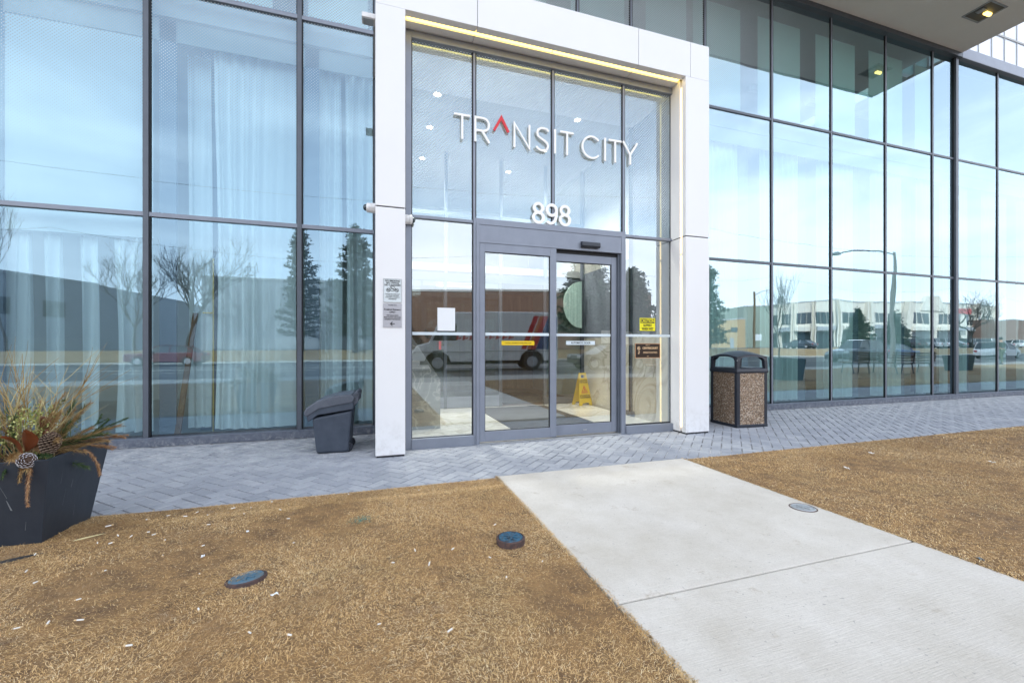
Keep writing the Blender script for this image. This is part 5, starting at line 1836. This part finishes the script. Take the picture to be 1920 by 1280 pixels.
for i in range(len(cr_pts) - 1):
    a_, c_ = cr_pts[i], cr_pts[i + 1]
    L_ = math.dist(a_, c_)
    if L_ < 1.5:
        continue
    k = max(1, round(L_ / 6.0))
    for j in range(k):
        u0, u1 = (j + .14) / k, (j + .86) / k
        w = on_wall(cs, a_, c_, u0, u1, sz(4.7), sz(6.3), 'window', M['winglass'])
        for f in (.33, .66):
            on_wall(cs, a_, c_, u0 + (u1 - u0) * f - .006, u0 + (u1 - u0) * f + .006, sz(4.7), sz(6.3), 'window_bar', M['cream'], .07, .03)
        on_wall(cs, a_, c_, u0, u1, .9, sz(3.5), 'shop_window', M['winglass'])
        on_wall(cs, a_, c_, u0 - .03 / k, u1 + .03 / k, sz(3.65), sz(4.25), 'awning', M['greywall'] if i % 2 else M['cream'], .9, .9, .05)
    for f in (.02, .98):
        on_wall(cs, a_, c_, max(0, f - .05), min(1, f + .05), .9, sz(8.1), 'slanted_pillar', M['cream'], .9 if i % 2 else .7, .8, .12)
on_wall(cs, cr_pts[6], cr_pts[7], .3, .7, sz(6.7), sz(9.0), 'parapet_arch', M['cream'], .2, .5, 1.2)
on_wall(cs, cr_pts[7], cr_pts[8], .2, .8, sz(6.4), sz(7.2), 'sign_panel', M['stripe_red'], .1, .1)
bb = block('brown_building', 'low brown clad building beyond the cream showroom', [(129.6, -50.3), (143.1, -48.0), (190, -42)], 7.0, M['brownwall'], -90)
on_wall(bb, (129.6, -50.3), (143.1, -48.0), 0, .48, .9, 6.9, 'pale_bay', mat('taupe_bay', (0.30, 0.25, 0.22), .8))
rt = MB().box(-.5, .5, -.5, .5, 0, 1.6).box(-.3, .3, -.3, .3, 1.6, 2.2).build('roof_vent', M['steel'])
rt.location = (87.5, -66.0, sz(8.0))
tag(rt, 'small steel vent standing on the curved showroom roof', 'vent')

# vehicles
def wheel(par, x, y, r, s):
    w_ = MB().cyl((x, y, r), (x, y + s * .22, r), r, 26).build('wheel', M['tyre'], par, bevel=.02)
    MB().cyl((x, y + s * .205, r), (x, y + s * .228, r), r * .62, 20).build('rim', M['rim'], w_)
    q = MB()
    for k in range(5):
        q.box(-.02, .02, s * .225, s * .232, .03, r * .58, 0, Matrix.Translation((x, y, r)) @ Matrix.Rotation(k * 2 * math.pi / 5, 4, 'Y') @ Matrix.Translation((0, y * 0, 0)))
    for v in range(len(q.v)):
        pass
    return w_
def car(label, x, y, rz, paint, suv=False, z=0.0, group=None):
    t_ = thing('parked_car' if group else 'car', label, 'car', (x, y, z), rz, group)
    hb = 1.02 if suv else .92
    ht = 1.72 if suv else 1.44
    lo_ = [(-2.25, .35), (-2.28, .62), (-2.20, .86), (-1.45, hb - .04 if not suv else hb), (-.9, hb), (1.75, hb + .04), (2.12, hb - .02), (2.25, .70), (2.24, .35),
           (1.80, .28), (1.72, .50), (1.45, .68), (1.15, .50), (1.08, .28), (-1.08, .28), (-1.15, .50), (-1.45, .68), (-1.72, .50), (-1.80, .28)]
    MB().prism(lo_, 'y', -.90, .90).build('body', paint, t_, bevel=.05, seg=3)
    MB().box(-2.0, 2.0, -.60, .60, .22, .75).build('chassis', M['gasket'], t_)
    q = MB()
    b0_ = [(-1.15, hb), (-.40, ht - .05), (.1, ht), (1.2 if not suv else 1.75, ht - .04), (2.0 if suv else 1.85, hb + .03)]
    rings = []
    for sy in (-1, 1):
        rings.append([(px, sy * (.84 if pz < hb + .1 else .66), pz - .02) for px, pz in b0_])
    q.loft(rings)
    q.build('windows', M['winglass'], t_, bevel=.03)
    q = MB()
    rf = [(-.42, ht - .055), (.1, ht + .005), (1.2 if not suv else 1.72, ht - .035)]
    vs = [(px, sy * .67, pz) for px, pz in rf for sy in (-1, 1)] + [(px, sy * .67, pz + .03) for px, pz in rf for sy in (-1, 1)]
    q.add(vs, [(0, 1, 3, 2), (2, 3, 5, 4), (6, 8, 9, 7), (8, 10, 11, 9), (0, 2, 8, 6), (2, 4, 10, 8), (1, 7, 9, 3), (3, 9, 11, 5), (0, 6, 7, 1), (4, 5, 11, 10)])
    for sy in (-1, 1):
        for (pa, pb) in ((b0_[0], b0_[1]), ((.35, hb), (.38, ht - .03)), (b0_[4], b0_[3])):
            q.tube([(pa[0], sy * .85, pa[1] - .02), (pb[0], sy * .665, pb[1])], .035, 5)
    q.build('roof', paint, t_)
    for wx in (-1.45, 1.45):
        for sy in (-1, 1):
            wheel(t_, wx, sy * .72, .34, sy)
    for sy in (-.65, .65):
        MB().box(-2.30, -2.20, sy - .18, sy + .18, .66, .80).build('headlight', M['clearlamp'], t_, bevel=.02)
        MB().box(2.17, 2.27, sy - .16, sy + .16, .72, .88).build('taillight', M['redlamp'], t_, bevel=.02)
        MB().box(-.75, -.55, sy * 1.52 - .08, sy * 1.52 + .08, hb + .02, hb + .16).build('mirror', paint, t_, bevel=.02)
    return t_
car('dark red car driving on the far side of the road at the left', -13.6, -30.0, 0, M['car_red'], z=-.12)
car('grey car driving past in front of the cream showroom', 36.8, -17.8, 0, M['car_grey'], True, z=-.12)
car('black car driving just behind the delivery van', 12.9, -17.9, 0, M['car_black'], False, z=-.12)
car('white sport utility vehicle on the road at the far right', 62.0, -20.5, math.pi, M['car_white'], True, z=-.12)
car('dark blue car on the road in front of the bare tree at the right', 52.0, -24.0, math.pi, M['car_blue'], False, z=-.12)
gp = 'cars parked in the lot across the road'
cw = car('white parked car near the two spruces', 83.5, -45.2, R(80), M['car_white'], True, z=.9, group=gp)
cg = car('grey parked car left of the spruces', 66.0, -45.0, R(85), M['car_grey'], z=.9, group=gp)
cb = car('black parked car between the spruces and the bare tree', 91.5, -45.0, R(95), M['car_black'], True, z=.9, group=gp)
for i, (src, x, y, lb__) in enumerate(((cw, 95.5, -45.0, 'white parked car right of the second spruce'), (cw, 99.0, -45.2, 'white parked car beside the black parked one'), (cg, 103.5, -44.8, 'grey parked car below the showroom arch'),
                                (cb, 107.5, -45.0, 'black parked car under the bare tree crown'), (cw, 112.5, -45.0, 'white parked car right of the bare tree'), (cg, 118.0, -45.0, 'grey parked car in front of the brown building'),
                                (cw, 123.5, -45.0, 'white parked car at the right end of the lot'))):
    dup(src, (x, y, .9), R(90 + (i * 7) % 11 - 5), lb__, gp)

# delivery van, nose to the left
v = thing('delivery_van', 'white step van with red, orange and blue diagonal stripes parked along the kerb', 'van', (5.70, -18.6, -.12), R(8.5))
sh_ = [(-3.75, .55), (-3.80, .95), (-3.55, 1.35), (-2.95, 1.50), (-2.45, 2.55), (-2.1, 2.95), (-1.7, 3.05), (3.70, 3.05), (3.78, 2.9), (3.78, .50), (3.05, .50), (2.95, .80), (2.60, 1.08), (2.2, 1.08), (1.85, .80), (1.75, .50),
       (-1.85, .50), (-1.95, .80), (-2.3, 1.05), (-2.7, 1.05), (-3.05, .80), (-3.15, .55)]
MB().prism(sh_, 'y', -1.08, 1.08).build('body', M['car_white'], v, bevel=.05, seg=3)
MB().box(-3.4, 3.6, -.80, .80, .35, 1.12).build('chassis', M['gasket'], v)
for sy in (-1, 1):
    for wx in (-2.5, 2.4):
        wheel(v, wx, sy * .90, .46, sy)
    q = MB().prism([(-2.75, 1.60), (-2.35, 2.45), (-1.55, 2.45), (-1.55, 1.60)], 'y', sy * 1.075, sy * 1.092)
    q.build('side_window', M['winglass'], v)
    for k, (m_, x0_) in enumerate(((M['stripe_red'], 2.35), (M['stripe_orange'], 2.68), (M['stripe_red'], 2.86), (M['stripe_blue'], 3.15))):
        MB().prism([(x0_ - .55, 1.10), (x0_ - .28 if k < 3 else 3.70, 1.10), (x0_ + .42 if k < 3 else 3.74, 2.85), (x0_ + .15, 2.85)], 'y', sy * 1.078, sy * (1.085 + .001 * k)).build('stripe', m_, v)
    q = MB()
    for k in range(9):
        xa = -1.6 + k * .34
        q.prism([(xa, 1.62), (xa + .10, 1.62), (xa + .22, 1.95 + .06 * (k % 2)), (xa + .10, 1.95 + .06 * (k % 2))], 'y', sy * 1.078, sy * 1.088)
        q.prism([(xa + .08, 1.66), (xa + .28, 1.70), (xa + .30, 1.76), (xa + .10, 1.74)], 'y', sy * 1.078, sy * 1.0885)
    q.build('lettering', M['stripe_red'], v)
    MB().box(-3.7, 3.7, sy * 1.078 if sy > 0 else -1.095, 1.095 if sy > 0 else -1.078, .98, 1.02).build('rub_rail', M['steel'], v)
MB().prism([(-2.93, 1.55), (-2.44, 2.56), (-2.41, 2.54), (-2.90, 1.53)], 'y', -.95, .95).build('windscreen', M['winglass'], v)
MB().box(-3.86, -3.74, -.95, .95, .55, .72).build('bumper', M['black_plastic'], v)
for sy in (-.8, .8):
    MB().box(-3.83, -3.70, sy - .12, sy + .12, .92, 1.12).build('headlight', M['clearlamp'], v, bevel=.02)
    MB().tube([(-2.9, sy * 1.3, 1.7), (-3.05, sy * 1.65, 1.9)], .02, 6).build('mirror_arm', M['black_plastic'], v)
    MB().box(-3.12, -3.04, sy * 1.65 - .1, sy * 1.65 + .1, 1.75, 2.15).build('mirror', M['black_plastic'], v)

# street furniture
def bench(label, x, y, rz):
    t_ = thing('park_bench', label, 'bench', (x, y, .02), rz, 'benches on the lawn')
    q = MB()
    for k in range(5):
        q.box(-.85, .85, -.22 + k * .095, -.15 + k * .095, .43, .465)
    q.build('seat', M['wood'], t_)
    q = MB()
    for k in range(4):
        q.box(-.85, .85, .245 + k * .02, .27 + k * .02, .52 + k * .10, .59 + k * .10)
    q.build('backrest', M['wood'], t_)
    for sx in (-.72, 0, .72):
        q = MB()
        q.tube([(sx, -.26, 0), (sx, -.20, .42), (sx, .24, .42), (sx, .34, .92)], .022, 6)
        q.tube([(sx, .30, 0), (sx, .20, .42)], .022, 6)
        q.tube([(sx, -.22, .42), (sx, -.22, .64), (sx, .27, .64)], .018, 6)
        q.build('leg', M['black_plastic'], t_)
    return t_
b1 = bench('wood slatted bench on the lawn nearer the planters', 19.8, -6.6, R(14))
dup(b1, (21.7, -6.1, .02), R(16), 'second wood slatted bench on the lawn, nearer the road lamp')
dup(b1, (9.9, -9.2, .02), R(100), 'wood slatted bench by the sidewalk opposite the entrance doors')
p2 = planter('empty tapered dark planter on the lawn left of the benches', 13.55, -5.05, R(20), .42, .34, .75)
p3 = planter('empty tapered dark planter on the lawn right of the benches', 26.2, -6.6, R(10), .42, .34, .75)
lp = thing('street_lamp', 'tall tapered concrete street lamp with a long arm beside the road', 'street lamp', (26.9, -9.6, 0))
MB().tube([(0, 0, 0), (0, 0, 2.5), (0, 0, 6.3)], [.14, .12, .08], 12).build('pole', M['concrete_pole'], lp, smooth=True)
MB().tube([(0, 0, 6.15), (-.8, -.35, 6.35), (-1.9, -.9, 6.42), (-2.3, -1.1, 6.35)], .035, 8).build('arm', M['steel'], lp)
MB().prism([(-2.95, 6.28), (-2.85, 6.20), (-2.35, 6.24), (-2.25, 6.33), (-2.6, 6.40)], 'y', -1.35, -1.10).build('lamp_head', M['steel'], lp, bevel=.02)
up = thing('utility_pole', 'wooden utility pole with a small arm standing in front of the grey hall', 'utility pole', (50.6, -40.2, .9))
MB().tube([(0, 0, 0), (0, 0, 8.1)], [.17, .12], 10).build('pole', M['pole_wood'], up)
MB().tube([(0, 0, 7.6), (1.4, 0, 8.2), (2.9, 0, 8.5)], .05, 6).build('arm', M['steel'], up)
MB().box(.02, 1.1, .16, .2, 1.2, 2.1).build('sign_panel', M['paper'], up)
wr = MB()
for (y, z, s, wr_) in ((-13.5, 8.3, .9, .006), (-35.2, 10.2, 1.4, .010)):
    pts = []
    for k in range(61):
        x = -50 + k * 3.0
        pts.append((x, y, z - s * (1 - (2 * (((k + 3) % 12) / 12) - 1) ** 2)))
    wr.tube(pts, wr_, 5)
tag(wr.build('overhead_wire', M['gasket'], None, fix=False), 'thin black overhead wires sagging along the road', 'wire')
fc = thing('fence', 'pale board fence with a red lower rail behind the pine', 'fence', (22.0, -34.9, .2))
for k in range(9):
    MB().box(k * .85, k * .85 + .80, -.03, .03, .5, 2.6).build('panel', M['cream'], fc)
MB().box(-.1, 7.7, -.05, .05, 0.0, .5).build('rail', M['stripe_orange'], fc)

# trees
def bare_tree(label, x, y, z, h, spread, seed, trunk=.12, fork=.3):
    r_ = random.Random(seed)
    t_ = thing('bare_tree', label, 'tree', (x, y, z))
    q = MB()
    tq = MB()
    def grow(p, d_, L_, rad, lev):
        n_ = 4
        pts = [p]
        dd = d_.copy()
        for _ in range(n_):
            dd = (dd + Vector((r_.gauss(0, .10), r_.gauss(0, .10), r_.gauss(.03, .05)))).normalized()
            pts.append(pts[-1] + dd * (L_ / n_))
        rr = [rad * (1 - .4 * i / n_) for i in range(n_ + 1)]
        (tq if lev == 0 else q).tube(pts, rr, 6 if lev < 2 else 3, caps=lev < 2)
        if lev >= 6 or rad < .0028:
            return
        k = 5 if lev == 0 else r_.choice((2, 3, 3, 4))
        for j in range(k):
            a_ = r_.uniform(0, 6.28)
            sp_ = r_.uniform(.28, .62) * spread
            nd = (dd + Vector((math.cos(a_) * sp_, math.sin(a_) * sp_, r_.uniform(.05, .3)))).normalized()
            st = pts[-1] if (j == 0 or lev == 0) else pts[r_.choice((2, 3, 4))]
            grow(st, nd, L_ * r_.uniform(.62, .82) if lev else h * .26 * r_.uniform(.9, 1.2), rad * .58, lev + 1)
    grow(Vector((0, 0, 0)), Vector((0, 0, 1)), h * fork, trunk, 0)
    tq.build('trunk', M['bark'], t_, fix=False)
    q.build('crown', M['bark'], t_, fix=False)
    return t_
bare_tree('large bare tree with a forked trunk in front of the grey warehouse', -14.6, -36.2, .6, 9.8, 1.1, 3, .16, .24)
bare_tree('bare tree with a low crown left of the large forked one', -18.8, -37.4, .9, 8.0, 1.2, 8, .13, .25)
bare_tree('slender bare tree at the far left in front of the dark warehouse', -27.6, -38.6, .9, 10.2, .6, 5, .10, .4)
bare_tree('young bare street tree by the sidewalk near the planters', 18.9, -9.7, 0, 3.9, .45, 12, .035, .42)
bare_tree('wide bare tree leaning over the parking lot by the showroom', 98.0, -39.0, .9, 9.6, 1.6, 14, .18, .2)

def conifer(label, x, y, z, h, rad, seed, kind='spruce', dens=1.0, base=.08):
    r_ = random.Random(seed)
    t_ = thing('pine_tree' if kind == 'pine' else 'spruce_tree', label, 'tree', (x, y, z))
    MB().tube([(0, 0, 0), (0.05, 0, h * .5), (0, 0, h * .96)], [h * .022, h * .014, .02], 8).build('trunk', M['bark'], t_)
    q = MB()
    nb = int(150 * dens)
    for i in range(nb):
        f = base + (1 - base) * (i / nb) ** (.9)
        zz_ = h * f
        a_ = i * 2.39996 + r_.uniform(-.4, .4)
        if kind == 'pine':
            L_ = rad * (1 - f) ** .55 * r_.uniform(.55, 1.15)
            rise = .10 + .25 * f
        else:
            L_ = rad * (1 - f) ** .9 * r_.uniform(.75, 1.1) + .1
            rise = -.10 + .25 * f
        d_ = Vector((math.cos(a_), math.sin(a_), rise)).normalized()
        q.tube([Vector((0, 0, zz_)), Vector((0, 0, zz_)) + d_ * L_], [.03, .008], 3, 0, False)
        m_ = max(5, int(30 * L_ / rad * (1.0 if kind == 'pine' else 1.2)))
        shd = r_.uniform(.15, .85)
        for k in range(m_):
            t = r_.uniform(.15, 1) ** .7
            c = Vector((0, 0, zz_)) + d_ * (L_ * t) + Vector((r_.gauss(0, .10 * rad), r_.gauss(0, .10 * rad), r_.gauss(0, .05 * rad))) * (.4 + .6 * t) * .7
            s = rad * r_.uniform(.035, .075)
            for _ in range(5):
                v1 = Vector((r_.gauss(0, 1), r_.gauss(0, 1), r_.gauss(0, .6))).normalized() * s * 1.7
                v2 = v1.orthogonal().normalized() * s * .35
                q.add([c, c + v1 * .5 + v2, c + v1, c + v1 * .5 - v2], [(0, 1, 2, 3)], 0, min(1, max(0, shd + r_.gauss(0, .15))))
    q.build('crown', M['needles'], t_, shade=True, fix=False)
    return t_
conifer('dark pine left of the pair in front of the long grey warehouse', -6.2, -36.6, .7, 11.2, 2.3, 31, 'pine', .9, .12)
conifer('dark pine right of the pair in front of the long grey warehouse', -1.6, -36.2, .7, 11.6, 2.9, 32, 'pine', 1.0, .12)
conifer('broad dark pine beside the brick building opposite the doors', 21.6, -37.2, .9, 10.2, 4.2, 33, 'pine', 1.5, .14)
conifer('second broad pine right of the brick building', 27.0, -36.6, .9, 8.8, 3.6, 34, 'pine', 1.2, .14)
conifer('tall dark pine left of the tan building', 41.0, -38.3, .9, 10.6, 2.8, 35, 'pine', 1.0, .06)
conifer('spruce nearest the grey curved end of the showroom', 64.5, -35.7, .6, 5.9, 2.5, 36, 'spruce', 1.0)
conifer('spruce behind the street lamp in front of the showroom', 72.0, -35.4, .6, 5.7, 2.3, 37, 'spruce', 1.0)

# a person walking on the lawn edge
def person():
    t_ = thing('person', 'person in a dark jacket and olive trousers walking on the sidewalk, holding a camera up', 'person', (38.7, -10.5, .012), R(30))
    def skin(name, pts, edges, rad, m, root=0):
        me = bpy.data.meshes.new(name)
        me.from_pydata(pts, edges, [])
        me.materials.append(m)
        o_ = bpy.data.objects.new(name, me)
        col.objects.link(o_)
        o_.parent = t_
        o_.modifiers.new('skin', 'SKIN').use_smooth_shade = True
        for vtx, r__ in zip(me.skin_vertices[0].data, rad):
            vtx.radius = (r__, r__)
            vtx.use_root = False
        me.skin_vertices[0].data[root].use_root = True
        sb = o_.modifiers.new('subdivision', 'SUBSURF')
        sb.levels = sb.render_levels = 1
        return o_
    P_ = [(0, 0, .95), (0, 0, 1.15), (0, 0, 1.38), (0, -.01, 1.50), (0, -.02, 1.60), (0, -.03, 1.70),
          (.10, 0, .90), (.11, -.10, .50), (.11, -.08, .08), (.11, -.22, .04), (-.10, 0, .90), (-.11, .08, .50), (-.11, .26, .10), (-.11, .14, .04),
          (.18, 0, 1.40), (.24, -.04, 1.14), (.14, -.26, 1.30), (.08, -.33, 1.42), (-.18, 0, 1.40), (-.24, -.04, 1.14), (-.14, -.26, 1.30), (-.08, -.33, 1.42)]
    E_ = [(0, 1), (1, 2), (2, 3), (3, 4), (4, 5), (0, 6), (6, 7), (7, 8), (8, 9), (0, 10), (10, 11), (11, 12), (12, 13), (2, 14), (14, 15), (15, 16), (16, 17), (2, 18), (18, 19), (19, 20), (20, 21)]
    Rr = [.14, .13, .15, .055, .095, .085, .095, .065, .042, .038, .095, .065, .042, .038, .065, .048, .035, .026, .065, .048, .035, .026]
    body = skin('body', P_, E_, Rr, M['skin'])
    for s in (1, -1):
        for f in range(5):
            x0 = s * (.075 - .012 * f)
            MB().tube([(x0, -.34, 1.43 + .008 * f), (x0 - s * .012, -.385 + .004 * f, 1.445 + .008 * f), (x0 - s * .03, -.395, 1.44 + .008 * f)], [.010, .009, .007], 6).build('finger', M['skin'], body)
    skin('jacket', [P_[0], P_[1], P_[2], (0, -.005, 1.46)] + [P_[14], P_[15], P_[16], P_[18], P_[19], P_[20]], [(0, 1), (1, 2), (2, 3), (2, 4), (4, 5), (5, 6), (2, 7), (7, 8), (8, 9)],
         [.165, .155, .17, .075, .085, .065, .05, .085, .065, .05], M['cloth_dark'])
    skin('trousers', [P_[0]] + P_[6:9] + P_[10:13], [(0, 1), (1, 2), (2, 3), (0, 4), (4, 5), (5, 6)], [.15, .11, .082, .065, .11, .082, .065], M['cloth_olive'])
    MB().lathe([(.02, .115), (.075, .09), (.100, .04), (.102, -.01), (.085, -.05)], (0, .005, 1.675), 16).build('hair', M['hair'], t_, smooth=True)
    q = MB()
    for s in (-1, 1):
        q.box(s * .035 - .012, s * .035 + .012, -.118, -.108, 1.655, 1.665)
    q.build('eyes', M['black'], body)
    MB().prism([(-.135, 1.615), (-.112, 1.65), (-.112, 1.61)], 'x', -.012, .012).build('nose', M['skin'], body)
    MB().box(-.025, .025, -.108, -.102, 1.585, 1.592).build('mouth', M['stripe_red'], body)
    for sy, sz in ((.09, .17), (-.06, .17)):
        pass
    for (bx, by) in ((.11, -.16), (-.11, .17)):
        MB().prism([(by - .15, 0), (by - .14, .06), (by + .02, .10), (by + .10, .09), (by + .11, 0)], 'x', bx - .045, bx + .045).build('shoe', M['black_plastic'], t_, bevel=.012)
    return t_
person()
cmr = MB().box(-.06, .06, -.03, .03, -.04, .04).cyl((0, -.03, 0), (0, -.09, 0), .032, 14).build('camera', M['black_plastic'], None, bevel=.004)
cmr.name = 'handheld_camera'
cmr.location = (38.7 + .385 * math.sin(R(30)), -10.5 - .385 * math.cos(R(30)), 1.475)
cmr.rotation_euler = (0, 0, R(30))
tag(cmr, 'black camera held up by the person on the sidewalk', 'camera')
